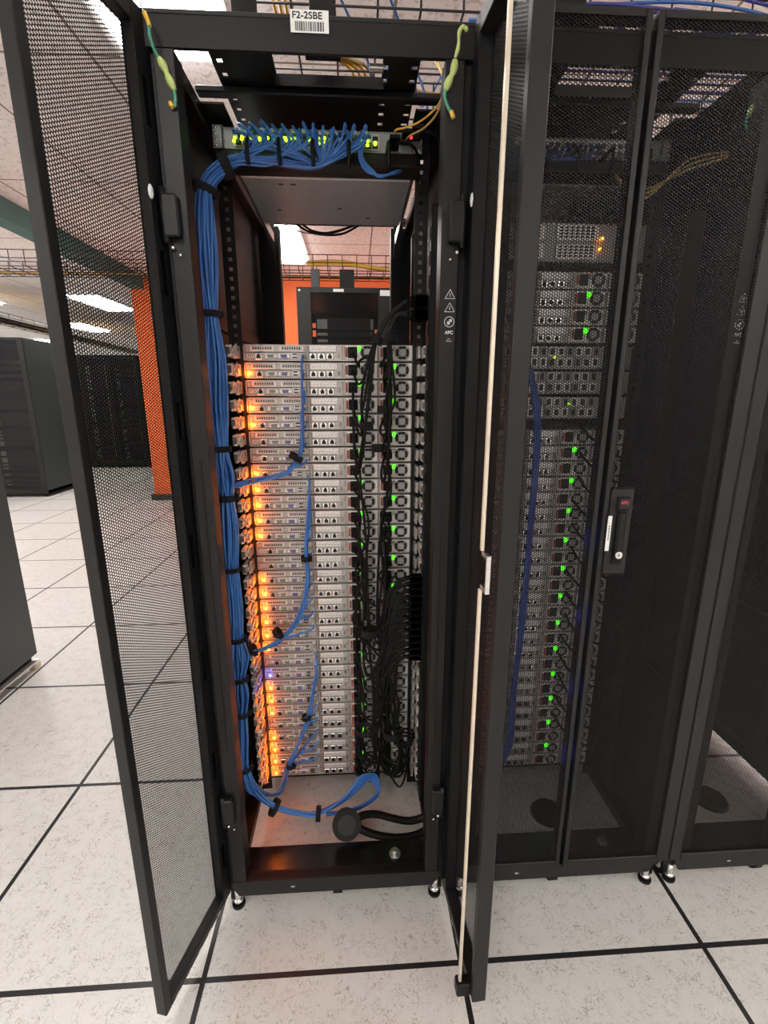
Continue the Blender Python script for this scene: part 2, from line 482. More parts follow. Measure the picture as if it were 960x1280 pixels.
def rack(X0, Y0, label, group=None, closed=True, leaves='LR', name='server_rack', roof=True, leafL=None, leafR=None):
    t = empty(name, (X0, Y0, 0), 0, label, 'server rack', group)
    # rear posts
    for a, b in ((.032, .066), (.534, .568)):
        m = MB(); m.box(a, b, 0, .004, .099, 1.904, 'dark', .001)
        m.box(a, a+.004, .004, .045, .099, 1.904, 'black'); m.box(b-.004, b, .004, .045, .099, 1.904, 'black')
        c = a+.004 if a < .3 else b-.004
        m.box(a-.026 if a < .3 else b, a if a < .3 else b+.026, .012, .05, .06, 1.95, 'blackin', .002)
        m.box(a+.014, a+.018, -.0015, 0, .5, 1.2, 'black')
        m.build('frame_post', t)
    for a, b in ((.01, .088), (.512, .59)):
        m = MB(); m.box(a, b, RD-.05, RD, .04, 1.95, 'black', .002)
        m.build('frame_post', t)
    # mounting rails with square holes, two at the rear, two at the front
    for y in (.322, .98):
        for a, b, hx in ((.046, .078, (.058, .067)), (.52, .552, (.531, .540))):
            hz = [(hx[0], hx[1], .10+i*.0222, .109+i*.0222) for i in range(83)]
            m = MB(); m.plate('y', y, .002, a, b, .08, 1.95, hz, 'black')
            m.box(a-.002 if a < .3 else b, a if a < .3 else b+.002, y, y+.05, .08, 1.95, 'black')
            m.build('mounting_rail', t)
    # top
    m = MB(); prof = [(0, 1.905), (.008, 1.905), (.013, 1.935), (.03, 1.951), (0, 1.951)]
    m.prism([(y, z) for y, z in prof], 'x', .012, .588, 'black')
    m.box(.0, .6, .0, .034, 1.951, 1.960, 'dark', .002)
    m.build('top_beam', t)
    m = MB()
    for a, b in ((.004, .036), (.564, .596)): m.box(a, b, .034, RD, 1.93, 1.96, 'black', .002)
    m.box(.03, .57, RD-.05, RD, 1.968, 1.985, 'black', .002); m.box(.03, .57, .246, .272, 1.97, 1.984, 'black', .003); m.box(.03, .09, .24, .45, 1.945, 1.949, 'black'); m.box(.51, .57, .24, .45, 1.945, 1.949, 'black')
    m.build('top_frame', t)
    if roof:
        hs = [(.099, .109, .165+i*.042, .178+i*.042) for i in range(20)]+[(.432, .444, .165+i*.042, .179+i*.042) for i in range(20)]
        hs += [(.490, .504, .165+i*.042, .176+i*.042) for i in range(20)]+[(.235+i*.036, .245+i*.036, .222, .230) for i in range(6)]
        hs += [(.212, .432, .02, .205)]
        m = MB(); m.plate('z', 1.984, .002, .088, .508, .06, 1.03, hs, 'blackin'); m.box(.208, .436, .205, .208, 1.965, 1.984, 'black')
        m.build('roof_panel', t)
    # side panels
    for a in (0, .596): MB().box(a, a+.004, .06, RD, .05, 1.97, 'panelin').build('side_panel', t)
    for a in (.004, .588):
        for z in (.55, 1.05, 1.5): MB().box(a, a+.008, .1, RD-.05, z, z+.035, 'black', .002).build('side_brace', t)
    # bottom beam with chamfered ends and an inner sill
    m = MB()
    m.prism([(.03, .098), (.57, .098), (.57, .078), (.556, .052), (.044, .052), (.03, .078)], 'y', 0, .006, 'dark')
    m.box(.03, .57, .006, .03, .062, .094, 'black', .002); m.box(.03, .57, .03, .118, .062, .078, 'sill', .002)
    m.box(.03, .57, .03, .036, .078, .09, 'dark', .001)
    m.box(.03, .57, RD-.06, RD, .05, .09, 'black')
    for a in (.004, .556): m.box(a, a+.04, .03, RD-.03, .05, .078, 'black')
    m.box(.18, .19, -.0012, 0, .073, .077, 'silver')
    m.build('base_frame', t)
    m = MB(); m.cyl((.46, .07, .078), 'z', .016, .006, 'silver', 18); m.cyl((.46, .07, .084), 'z', .009, .012, 'silver', 6); m.build('levelling_bolt', t)
    for x in (.028, .3, .572):
        m = MB(); m.cyl((x-.012, .045, .026), 'x', .026, .024, 'rubber', 18); m.cyl((x-.014, .045, .026), 'x', .012, .028, 'silver', 12)
        m.box(x-.016, x+.016, .03, .06, .045, .064, 'silver'); m.build('caster', t)
    for x in (.035, .565):
        m = MB(); m.cyl((x, .02, 0), 'z', .017, .008, 'blackin', 18); m.cyl((x, .02, .008), 'z', .008, .045, 'silver', 12); m.ball((x, .02, .016), .013, 'silver', sz=.6); m.build('levelling_foot', t)
    # hinges
    for s, x in (() if closed else ((1, .03), (-1, .57))):
        for z in (1.645, .335):
            m = MB(); x0, x1 = sorted((x-s*.004, x+s*.024)); m.box(x0, x1, -.018, -.0005, z-.035, z+.035, 'dark', .003)
            m.cyl((x-s*.002, -.012, z-.045), 'z', .006, .09, 'black', 12)
            m.ball((x+s*.006, -.006, z-.05), .004, 'silver'); m.ball((x+s*.018, -.004, z-.062), .003, 'silver')
            m.build('door_hinge', t)
    if closed:
        d = MB(); [d.box(a, b, RD, RD+.025, .06, 1.98, 'dark', .002) for a, b in ((.002, .05), (.55, .598))]; [d.box(.05, .55, RD, RD+.025, a, b, 'dark', .002) for a, b in ((.06, .1), (1.94, 1.98))]  # unseen front mesh door, added to cut the light inside closed racks
        o = d.build('added_front_door', t); MB().box(.048, .552, RD+.01, RD+.0112, .098, 1.942, 'perf').build('mesh_panel', o)
        door_leaf(t, False, .293, (.002, -.012, 0), 0, free=.012, hs=.03, slots=False, z0=.1, z1=1.984, top=.012)
        door_leaf(t, True, .293, (.598, -.012, 0), 0, free=.012, hs=.034, slots=False, z0=.1, z1=1.984, top=.012, rod=(.274, .045), handle=True)
    return t


R1 = rack(.008, .15, 'open black server rack with both perforated doors swung outward and thirty silver servers inside', closed=False)
R2 = rack(.608, .15, 'closed black server rack right of the open one, green lights behind its mesh doors', 'closed black racks')
R3 = rack(1.208, .15, 'black server rack at the right edge of the photo, empty behind its mesh', 'closed black racks')
door_leaf(R1, False, .268, (-.0006, .014, 0), -math.radians(105), free=.018, hs=.036, T=.024, z0=.064)
door_leaf(R1, True, .270, (.612, .012, 0), math.radians(94), free=.016, hs=.04, rod=(.243, .048), T=.03)

# asset label and printed signs on rack 1
lb = MB(); lb.box(-.024, .024, -.0008, 0, -.0135, .0135, 'white', .0005)
xx = -.018
while xx < .017:
    wd = random.choice((.0007, .0011, .0016)); lb.box(xx, xx+wd, -.0012, -.0008, -.0115, -.0005, 'ink'); xx += wd+random.choice((.0007, .0012))
lo = lb.build('asset_label', R1); q_ = pix(387, 29.5, Y=.148); lo.location = (q_.x-.008, -.0015, q_.z+.003); lo.scale = (1.35, 1, 1.2)
text('F2-2SBE', .0115, 'ink', lo, 'asset_print', (-.003, -.001, .0065), (PI/2, 0, 0), bold=.0002)
def warning_signs(R1):
    sg = MB(); px_, pz_ = .554, 1.52
    def tri(c, r):
        P = [(c[0]+r*math.cos(a), c[1]+r*math.sin(a)) for a in (PI/2, PI/2+2*PI/3, PI/2+4*PI/3)]
        for i in range(3):
            a, b = P[i], P[(i+1) % 3]; sg.tube([(a[0], -.0008, a[1]), (b[0], -.0008, b[1])], .0006, 'printw', n=4, smooth=False)
        sg.box(c[0]-.0006, c[0]+.0006, -.001, -.0004, c[1]-.002, c[1]+.004, 'printw')
    tri((px_, pz_), .011); tri((px_, pz_-.024), .011)
    ring = [(px_+.0095*math.cos(a), -.0008, pz_-.048+.0095*math.sin(a)) for a in [2*PI*i/20 for i in range(21)]]
    sg.tube(ring, .0007, 'printw', n=4, smooth=False)
    sg.box(px_-.004, px_+.001, -.001, -.0004, pz_-.053, pz_-.047, 'printw'); sg.box(px_, px_+.005, -.001, -.0004, pz_-.048, pz_-.043, 'printw')
    so = sg.build('warning_print', R1)
    text('APC', .0085, 'printw', R1, 'brand_print', (px_, -.0008, pz_-.068), (PI/2, 0, 0), bold=.0004)
    text('See\nManual', .004, 'printw', R1, 'small_print', (px_, -.0008, pz_-.082), (PI/2, 0, 0))
warning_signs(R1); warning_signs(R2)
# small clip on top beam underside
MB().box(.4, .426, .02, .034, 1.899, 1.906, 'silver', .001).build('beam_clip', R1)

# ------------------------------------------------------------------ servers
U = .04445


def sx(z): return -.2175+(z-95)*.000569      # measured along the back of the top server


def led_mesh(c, r=.0032):
    m = MB(); m.ball((0, 0, 0), r, c, 8, 6); o = m.build('status_light'); me = o.data; bpy.data.objects.remove(o); return me
LED = {c: led_mesh(c) for c in ('ledo', 'ledg', 'ledb', 'ledy')}
LEDN = led_mesh('fan')
LEDP = {}
for c in ('ledg', 'fan'):
    m = MB(); m.box(-.004, .004, -.003, .002, -.006, .006, c, .002); o = m.build('power_light'); LEDP[c] = o.data; bpy.data.objects.remove(o)


def make_server():
    t = empty('server')
    H = .0408
    m = MB(); m.box(-.2175, .2175, .004, .70, .0006, H, 'galv', .001)
    # recessed rear face details that belong to the case
    m.box(-.2175, .2175, .0, .004, H-.0035, H, 'galv'); m.box(-.2175, .2175, 0, .004, .0006, .003, 'galv')
    for x in (sx(90), sx(372), sx(540), sx(704), sx(858)): m.box(x, x+.0025, -.001, .004, .002, H-.002, 'galv')
    m.box(sx(100), sx(112), .001, .004, .024, H-.006, 'fan')
    m.box(sx(92), sx(370), .0028, .0036, .0212, .0224, 'hole'); m.box(-.2175, .2175, .001, .003, -.0005, .0006, 'hole')
    for x in (90, 372, 540, 704, 858): m.box(sx(x)-.0015, sx(x), .003, .0036, .003, H-.003, 'hole')
    for i in range(3):
        for j in range(7): m.box(sx(379)+i*.0026, sx(379)+i*.0026+.0013, .002, .0035, .007+j*.0045, .009+j*.0045, 'hole')
    for i in range(3):
        for j in range(5): m.box(sx(516)+i*.0024, sx(516)+i*.0024+.0012, .002, .0035, .008+j*.0028, .0095+j*.0028, 'hole')
    m.box(sx(531), sx(539), .0, .004, .006, .022, 'fan')
    for i in range(24): m.box(sx(110)+i*.0058, sx(110)+i*.0058+.0012, .001, .0035, .004, .0055, 'hole')
    m.build('chassis', t)
    for a, b in ((120, 228), (252, 360)):
        m = MB(); m.box(sx(a), sx(b), .0, .004, .0235, .039, 'galv2', .001)
        m.box(sx(a)+.004, sx(b)-.004, -.0008, 0, .0265, .0365, 'galv', .0008)
        for i in range(8): m.box(sx(a)+.0075+i*.0062, sx(a)+.0105+i*.0062, -.0016, -.0006, .0292, .0340, 'hole')
        m.build('expansion_slot', t)
    m = MB(); m.cyl((sx(112), .004, .0125), 'y', .0042, -.004, 'galv2', 12); m.cyl((sx(112), 0, .0125), 'y', .0018, -.0006, 'hole', 8)
    m.cyl((sx(130), .004, .0125), 'y', .0042, -.004, 'galv2', 12); m.cyl((sx(130), 0, .0125), 'y', .0018, -.0006, 'hole', 8); m.build('round_button', t)
    def jack(x, z, name, wd=.0125):
        m = MB(); m.box(x-wd/2-.0025, x+wd/2+.0025, -.002, .004, z-.008, z+.008, 'silver', .001)
        m.box(x-wd/2+.001, x+wd/2-.001, -.0026, -.0015, z-.0055, z+.003, 'hole'); m.box(x-.0028, x+.0028, -.0026, -.0015, z+.003, z+.0062, 'hole')
        m.build(name, t)
    jack(sx(157), .0115, 'management_port')
    for x in (403, 442, 481): jack(sx(x), .0115, 'network_port')
    def dsub(a, b, mm, name):
        m = MB(); m.box(sx(a)-.006, sx(b)+.006, .0, .004, .0065, .0175, 'galv2', .001)
        m.prism([(sx(a), .016), (sx(b), .016), (sx(b)-.002, .008), (sx(a)+.002, .008)], 'y', -.004, 0, mm)
        for q in (sx(a)-.0035, sx(b)+.0035): m.cyl((q, 0, .012), 'y', .002, -.004, 'silver', 6)
        m.build(name, t)
    dsub(196, 226, 'teal', 'serial_port'); dsub(256, 286, 'vga', 'video_port')
    for z in (.0065, .0145):
        m = MB(); m.box(sx(308), sx(334), -.001, .004, z, z+.0058, 'silver'); m.box(sx(310), sx(332), -.0016, -.0009, z+.001, z+.0048, 'hole'); m.build('usb_port', t)
    m = MB(); m.box(sx(388), sx(512), -.0012, .004, .0225, .0395, 'galv2', .0015)
    for i in range(7): m.box(sx(400)+i*.009, sx(400)+i*.009+.005, -.0016, -.001, .029, .031, 'galv')
    m.build('blank_cover', t)
    for k, o0 in enumerate((548, 710)):
        p = MB(); a = sx(o0); p.box(a+.001, a+.086, -.001, .004, .003, .0405, 'galv2', .0015)
        ps = p.build('power_supply', t)
        q = MB(); q.box(a+.002, a+.007, -.010, -.001, .01, .034, 'latch', .0015); q.build('release_latch', ps)
        q = MB(); q.box(a+.009, a+.033, -.004, -.001, .008, .036, 'blackin', .001); q.box(a+.012, a+.030, -.0045, -.004, .012, .032, 'hole'); q.build('power_socket', ps)
        c = a+.060
        q = MB()
        q.cyl((c, -.001, .0218), 'y', .0192, -.002, 'hole', 8)
        q.cyl((c, -.003, .0218), 'y', .0098, -.002, 'fan', 20)
        for ang in (PI/4, 3*PI/4, 5*PI/4, 7*PI/4):
            dx, dz = math.cos(ang), math.sin(ang)
            q.tube([(c+dx*.009, -.0038, .0218+dz*.009), (c+dx*.0215, -.0038, .0218+dz*.0215)], .0009, 'galv2', n=4, smooth=False)
        for ang0 in range(4):      # octagonal ring
            pass
        oc = [(c+.0205*math.cos(PI/8+i*PI/4), -.003, .0218+.0192*math.sin(PI/8+i*PI/4)) for i in range(9)]
        q.tube(oc, .0012, 'galv2', n=4, smooth=False)
        q.build('fan_grille', ps)
        l = bpy.data.objects.new('power_light', LEDP['ledg']); COL.objects.link(l); l.parent = ps; l.location = (a+.039, -.002, .031)
    l = bpy.data.objects.new('identification_light', LED['ledo']); COL.objects.link(l); l.parent = t; l.location = (sx(118), -.004, .0135)
    for s in (-1, 1):
        m = MB(); x = s*.233
        m.box(x-.0035, x+.0035, -.03, .3, .006, .036, 'galv', .001)
        x2 = s*.247
        m.box(x2-.005, x2+.005, -.052, -.002, .0065, .035, 'galv2', .0015); m.box(x2-.0055, x2+.0055, -.054, -.05, .012, .03, 'silver', .001)
        m.box(x2-.004, x2+.004, -.0535, -.051, .018, .026, 'vga')
        m.cyl((x-.004, -.022, .026), 'x', .006, .008, 'silver', 10); m.ball((x2, -.054, .011), .003, 'silver')
        m.box(min(x, x2), max(x, x2), -.006, -.002, .012, .03, 'galv')
        m.build('mounting_bracket', t)
    m = MB()
    for i in range(4): m.ball((-.236-.004*(i % 2), -.034-.004*i, .006+i*.009), .004, 'amber', 6, 5, sx=.8)
    m.tube([(-.231, -.03, .004), (-.238, -.045, .02), (-.231, -.032, .038)], .0018, 'amber', n=5, steps=4)
    m.build('clear_clip', t)
    return t


SXC, SY, SZ0 = .308, .47, .1290
ordn = ['', 'topmost', 'second', 'third', 'fourth', 'fifth', 'sixth', 'seventh', 'eighth', 'ninth', 'tenth', 'eleventh', 'twelfth', 'thirteenth', 'fourteenth',
        'fifteenth', 'sixteenth', 'seventeenth', 'eighteenth', 'nineteenth', 'twentieth', 'twenty-first', 'twenty-second', 'twenty-third', 'twenty-fourth',
        'twenty-fifth', 'twenty-sixth', 'twenty-seventh', 'twenty-eighth', 'twenty-ninth', 'bottom']
state = {i: 'o' for i in (2, 4, 5, 8, 9, 10, 11, 12, 15, 16, 17, 18, 19, 20, 23, 24, 25, 27, 28, 29, 30)}; state[22] = 'b'
proto = make_server(); PT = tree(proto)
SERV = {}
for i in range(1, 31):
    s = copy_tree(PT)
    s.location = (SXC, SY, SZ0+(30-i)*U)
    st = state.get(i, '')
    word = {'o': 'glowing orange light', 'b': 'glowing blue light', '': 'unlit left end'}[st]
    tag(s, f'silver rack server with {word}, {ordn[i]} {"" if i in (1, 30) else "from the top "}in the open rack', 'server', 'servers in the open rack')
    for c in kids(s):
        if c.name.startswith('identification_light'):
            c.data = {'o': LED['ledo'], 'b': LED['ledb'], '': LEDN}[st]
            if st == '': c.scale = (.6, .6, .6)
        if c.name.startswith('power_supply'):
            for g in kids(c):
                if g.name.startswith('power_light'):
                    left = g.location.x < .1
                    on = (i % 2 == 1) == left
                    g.data = LEDP['ledg' if on else 'fan']
    if st:
        light('light_glow', (sx(118)-.014, -.02, .0135), (1, .16, .004) if st == 'o' else (.1, .15, 1), .09 if st == 'o' else .02, .004, s)
    SERV[i] = s
# closed rack: one-unit servers up to 1.29 m and four more above
def rack2_server(z, label):
    s = copy_tree(PT); s.location = (SXC+.603, SY, z); tag(s, label, 'server', 'servers behind the closed mesh doors')
    for c in kids(s):
        if c.name.startswith('identification_light'): c.data = LEDN; c.scale = (.6, .6, .6)
        if c.name.startswith(('clear_clip', 'mounting_bracket')): bpy.data.objects.remove(c); continue
        if c.name.startswith('power_supply'):
            for g in kids(c):
                if g.name.startswith('power_light'):
                    on = g.location.x < .1 and rack2_server.n % 2 == 1
                    g.data = LEDP['ledg' if on else 'fan']; g.scale = (1.6, 1, 1.2)
    rack2_server.n += 1
    return s
rack2_server.n = 0
names2 = ['bottom'] + [ordn[k] for k in range(2, 26)]
for k in range(25):
    rack2_server(.129+k*U, f'silver rack server behind the closed mesh door, {names2[k]}{" " if k == 0 else " one up "}in the lower stack')
for k in range(4):
    rack2_server(1.467+k*U, f'silver rack server behind the closed mesh, {["lowest", "second lowest", "second highest", "highest"][k]} of the upper four')
for ch in [c for _, c in PT[1:1]]: pass
def kill(t):
    for c in t[1]: kill(c)
    bpy.data.objects.remove(t[0])
kill(PT)

# two-unit appliances and module chassis of the closed rack
def chassis2(z, h, n, lab, led=None, kind='psu'):
    t = empty('storage_appliance' if kind == 'psu' else 'module_chassis', (SXC+.603, SY, z), 0, lab, 'appliance' if kind == 'psu' else 'network chassis')
    m = MB(); m.box(-.2175, .2175, .004, .65, 0, h, 'sw', .001); m.box(-.2175, .2175, 0, .004, h-.003, h, 'galv'); m.build('case', t)
    if kind == 'psu':
        for q in range(2):
            for a, b in ((-.14, -.05), (-.02, .09)):
                z0 = .005+q*h/2; m = MB(); m.box(a, b, -.003, .004, z0, z0+h/2-.008, 'galv2', .002); 
                for i in range(7):
                    for j in range(4): m.box(a+.008+i*(b-a-.016)/7, a+.008+(i+.6)*(b-a-.016)/7, -.0036, -.003, z0+.006+j*.007, z0+.0105+j*.007, 'hole')
                m.build('power_supply', t)
    else:
        for i in range(12):
            for j in range(2):
                x = -.16+i*.024; m = MB(); z0 = .006+j*h*.48; m.box(x, x+.02, -.003, .004, z0, z0+h*.4, 'galv2' if (i+j) % 3 else 'sw', .001)
                m.box(x+.004, x+.015, -.0036, -.003, z0+.003, z0+h*.4-.004, 'hole'); m.build('port_module', t)
    if led:
        for (x, zz) in led[1]: l = bpy.data.objects.new('status_light', LED[led[0]]); COL.objects.link(l); l.parent = t; l.location = (x, -.004, zz)
    return t
chassis2(1.665, .088, 2, 'wide storage appliance with two orange lights behind the closed mesh door, topmost of the stack', ('ledo', [(.095, .03), (.1, .055)]))
chassis2(1.40, .058, 2, 'grey module chassis behind the closed mesh door, just below the four upper servers', ('ledy', [(.0, .03)]), 'mod')
chassis2(1.268, .058, 2, 'grey module chassis sitting directly on the lower stack behind the closed mesh door', ('ledy', [(.05, .04)]), 'mod')
chassis2(1.335, .058, 2, 'grey module chassis with an amber light behind the closed mesh door', ('ledo', [(-.12, .02)]), 'mod')
for z in (.4, .6, .8, 1.0): light('added_blue_glow', (.87, .21, z), (.15, .12, 1), .02, .02)  # added point lights, no lamps here; imitate blue LED reflection along the stile

# ------------------------------------------------------------------ network switches, cable managers, shelf case
def make_switch(x, y, z, lab, xo=0, lit=True):
    t = empty('network_switch', (x, y, z), 0, lab, 'network switch', 'network switches near the rack tops')
    m = MB(); m.box(-.22, .22, .004, .3, 0, .043, 'sw', .001); m.box(-.22, .22, 0, .004, 0, .043, 'sw')
    for i in range(60): m.box(-.2+i*.0062, -.198+i*.0062, .0, -.0006, .0395, .042, 'hole')
    m.build('switch_case', t)
    for s in (-1, 1):
        m = MB(); a, b = sorted((s*.218, s*.243)); m.box(a, b, -.006, -.003, -.002, .045, 'sw', .001); m.box(s*.22-.002, s*.22+.002, -.006, .02, 0, .043, 'sw')
        for q in (.004, .016, .028, .04): m.ball((s*.236, -.006, q), .0035, 'silver', sy=.6)
        m.build('mounting_ear', t)
    for g in range(6):
        m = MB(); x0 = -.195+g*.057
        m.box(x0, x0+.053, -.004, 0, .003, .038, 'galv', .001)
        for i in range(3):
            for z0 in (.006, .0225):
                a = x0+.004+i*.016; m.box(a, a+.0125, -.0046, -.004, z0, z0+.009, 'hole'); m.box(a+.003, a+.0095, -.0046, -.004, z0+(.009 if z0 < .01 else -.0025), z0+(.0115 if z0 < .01 else 0), 'hole')
        m.build('port_block', t)
    if lit:
        for g in (0, 1, 2, 3, 5):
            for i in range(3):
                for z0 in (.002, .004):
                    if random.random() < .1: continue
                    l = bpy.data.objects.new('port_light', LED['ledy']); COL.objects.link(l); l.parent = t
                    l.location = (-.195+g*.057+.008+i*.016+random.uniform(-.002, .002), -.036, z0+random.uniform(-.003, .008)); l.scale = (1.3, 1, 1.1)
    return t
make_switch(.298, .455, 1.8895, 'grey network switch at the top of the open rack, blue cables plugged in')
make_switch(.908, .455, 1.8895, 'dim network switch behind the closed mesh doors of the next rack', lit=False)


def cable_manager(x, lab):
    t = empty('cable_manager', (x, .45, 1.84), 0, lab, 'cable manager', 'cable managers under the switches')
    m = MB(); m.box(-.24, .24, .0, .02, 0, .046, 'black', .002); m.box(-.235, .235, -.045, .0, 0, .004, 'black'); m.build('back_plate', t)
    for q in (-.155, -.085, -.01, .07, .16):
        m = MB(); m.tube([(q, 0, .044), (q, -.05, .046), (q, -.062, .035), (q, -.062, .006), (q, -.055, -.006)], .0045, 'black', n=6, steps=4); m.build('cable_finger', t)
    return t
cable_manager(.298, 'black cable manager with fingers below the switch in the open rack')
cable_manager(.908, 'black cable manager behind the closed mesh doors')
def shelf_case(x, lab):
    t = empty('equipment_case', (x, .472, 1.838), 0, lab, 'equipment case', 'grey cases below the top switches')
    m = MB(); m.box(-.205, .205, .0, .315, 0, .046, 'shelfgrey', .003)
    for i, (a, b) in enumerate(((-.12, .03), (-.09, .03), (.02, .18), (.1, .25), (-.15, .2))): m.box(a, a+.012, b, b+.006, -.0008, 0, 'hole')
    m.build('case', t)
    for s in (-1, 1):
        m = MB(); a, b = sorted((s*.207, s*.212)); m.box(a, b, .0, .5, .002, .03, 'silver'); m.build('slide_rail', t)
    return t
shelf_case(.313, 'flat grey equipment case under the switch in the open rack')
shelf_case(.913, 'flat grey equipment case behind the closed mesh doors')

# ------------------------------------------------------------------ power strip
t = empty('power_strip', (.575, .35, .12), 0, 'long black vertical power strip inside the right edge of the open rack', 'power strip')
MB().box(-.022, .025, -.0, .055, 0, 1.63, 'black', .003).build('strip_housing', t)
for k in range(30):
    m = MB(); z = .05+k*.052; m.box(-.0245, -.022, .012, .044, z, z+.03, 'dark', .001); m.box(-.0250, -.0245, .018, .038, z+.006, z+.024, 'hole'); m.build('outlet', t)
t = empty('power_strip', (1.175, .35, .12), 0, 'long black vertical power strip inside the closed middle rack', 'power strip')
MB().box(-.022, .025, -.0, .055, 0, 1.63, 'black', .003).build('strip_housing', t)

# ------------------------------------------------------------------ blue patch cables
def bundle(path, n, R, prof, ph0=0):
    """n strand offset functions around a shared centre path [(x,y,Y)]"""
    C = [pix(x, y, Y=Y) for x, y, Y in path]
    out = []
    for k in range(n):
        a = k*2.39996+ph0; rr = R*math.sqrt((k+.5)/n)
        P = []
        for i, c in enumerate(C):
            tdir = (C[min(i+1, len(C)-1)]-C[max(i-1, 0)]).normalized()
            u = tdir.cross(Vector((0, 1, 0))); u = u.normalized() if u.length > .05 else Vector((1, 0, 0)); v = tdir.cross(u).normalized()
            f = prof[i] if prof else 1
            aa = a+.12*i+random.uniform(-.25, .25)
            P.append(c+u*(rr*f*math.cos(aa))+v*(rr*f*math.sin(aa)))
        out.append(P)
    return out

main = [(398, 207, .41), (340, 201, .41), (297, 199, .40), (272, 214, .38), (257, 236, .35), (255, 270, .33), (259, 330, .33), (263, 393, .33), (269, 450, .33),
        (274, 510, .33), (276, 560, .33), (281, 595, .33), (284, 622, .33), (287, 665, .33), (290, 711, .33), (294, 755, .33), (297, 797, .33),
        (299, 822, .33), (300, 847, .33), (302, 868, .33), (303, 890, .33), (303, 925, .33), (305, 958, .33), (318, 988, .33), (343, 1008, .325), (370, 1016, .325), (398, 1017, .325)]
prof = [.35, .4, .5, .75, .72, 1, 1.1, .75, 1.15, 1.05, .8, 1.25, .8, 1.15, .8, .9, .75, 1.3, .7, 1.1, .7, .9, .7, .8, .7, .75, .7]
NB = 27
strands = bundle(main, NB+8, .0205, prof)
swx = lambda k: .298-.195+.008+k*.0118
loops = strands[::4][:8]; strands = [q for q in strands if q not in loops]; random.shuffle(strands)
colA = [(352, 592), (366, 584), (377, 560), (378, 500)]
colB = [(345, 803), (372, 775), (384, 730), (383, 680)]
colC = [(349, 990), (362, 955), (383, 905), (392, 860)]
gA, gB, gC = list(range(1, 8)), list(range(8, 19)), list(range(20, 29))
def port_of(i):
    return Vector((SXC+sx(362), SY-.004, SZ0+(30-i)*U+.0125))
def col_pts(c, i, j):
    """side run across the servers to the row i"""
    P = [pix(x+random.uniform(-2, 2), y+random.uniform(-3, 3), Y=.425+.004*(j % 3)) for x, y in c]
    t = port_of(i)
    if t.z > P[-1].z+.02: P.append(Vector((t.x+random.uniform(-.004, .008), .43, t.z-.03)))
    else:
        P = [p for p in P if p.z <= t.z+.01] or P[:2]
        P.append(Vector((t.x-.01, .435, t.z-.012)))
    P.append(t+Vector((0, -.022, -.002))); P.append(t)
    return P
kk = 0
for gname, g, c, cut in (('upper', gA, colA, 12), ('middle', gB, colB, 18), ('lower', gC, colC, 24)):
    for j, i in enumerate(g):
        P = strands[kk][:cut]; q = swx(kk)+random.uniform(-.003, .003)
        top = Vector((q, .447, 1.8895+(.027 if kk % 2 else .012)))
        start = [top, top+Vector((0, -.028, .004+random.uniform(0, .01))), Vector((q*.8+P[0].x*.2, .40, 1.882)), ]
        first = 0
        while first < 3 and P[first].x > q+.01: first += 1
        path = start+P[first:]
        if gname == 'lower': path = strands[kk][first:24]; path = start+path+col_pts(c, i, j)
        elif gname == 'upper': path = path+[pix(290+random.uniform(-2, 2), 606+random.uniform(-3, 3), Y=.37)]+[pix(315, 601+random.uniform(-3, 3), Y=.41)]+col_pts(c, i, j)
        else: path = path+[pix(300+random.uniform(-3, 3), 825+random.uniform(-8, 8), Y=.37)]+[pix(318, 815+random.uniform(-2, 2), Y=.41)]+col_pts(c, i, j)
        m = MB(); m.tube(path, .0031, 'blue' if kk % 4 else 'blue2', n=6, steps=5)
        o = m.build('patch_cable', label=f'thin blue network cable plugged into the {ordn[i]} server{"" if i in (1, 30) else " from the top"} of the open rack', cat='network cable', group='blue network cables of the open rack')
        q_ = MB(); q_.box(top.x-.0055, top.x+.0055, top.y-.022, top.y, top.z-.004, top.z+.004, 'clear', .001); q_.build('plug', o); q_ = MB(); q_.box(port_of(i).x-.005, port_of(i).x+.005, SY-.024, SY-.006, port_of(i).z-.004, port_of(i).z+.004, 'clear', .001); q_.build('plug', o)
        kk += 1
# amber link lights beside each plugged port
# loops at the bottom of the rack
for j in range(8):
    a = j/7; q = swx(3.4+3*j); top = Vector((q, .447, 1.91))
    P = [top, top+Vector((0, -.028, .006)), Vector((q, .40, 1.88))]+loops[j]+[pix(428+4*a, 1003-8*a, Y=.335), pix(450, 985-14*a, Y=.36), pix(462+8*a, 975-6*a, Y=.38),
         pix(472+2*a, 988+2*a, Y=.37), pix(462, 1000+4*a, Y=.35), pix(438, 1012+3*a, Y=.335), pix(408, 1018+random.uniform(-2, 2), Y=.325)]
    m = MB(); m.tube(P, .0033, 'blue' if j % 2 else 'blue2', n=6, steps=6)
    m.build('patch_cable', label=f'blue network cable looped above the rack floor, {["outermost", "second outermost", "third", "fourth", "fifth", "sixth", "second innermost", "innermost"][7-j]} loop of eight', cat='network cable', group='blue cables looped at the rack floor')
# blue loop right of the switch
for j in range(5):
    d = j*2.2
    P = [pix(452+d, 178, Y=.445), pix(449+d*.5, 184, Y=.41), pix(450+d*.5, 200, Y=.40), pix(458+d, 214, Y=.39), pix(475, 219+d*.3, Y=.39), pix(494, 217-d*.3, Y=.40), pix(505, 212, Y=.43)]
    m = MB(); m.tube(P, .0025, 'blue2' if j % 2 else 'blue', n=6, steps=5)
    m.build('patch_cable', label='blue network cable drooping from the right end of the top switch', cat='network cable', group='drooping blue cables by the switch end')
m = MB(); m.tube([pix(520, 88, Y=.47), pix(528, 108, Y=.47), pix(534, 135, Y=.47), pix(534, 168, Y=.47)], .0028, 'blue2', n=6)
m.build('patch_cable', label='single blue cable hanging through the roof opening at upper right', cat='network cable')

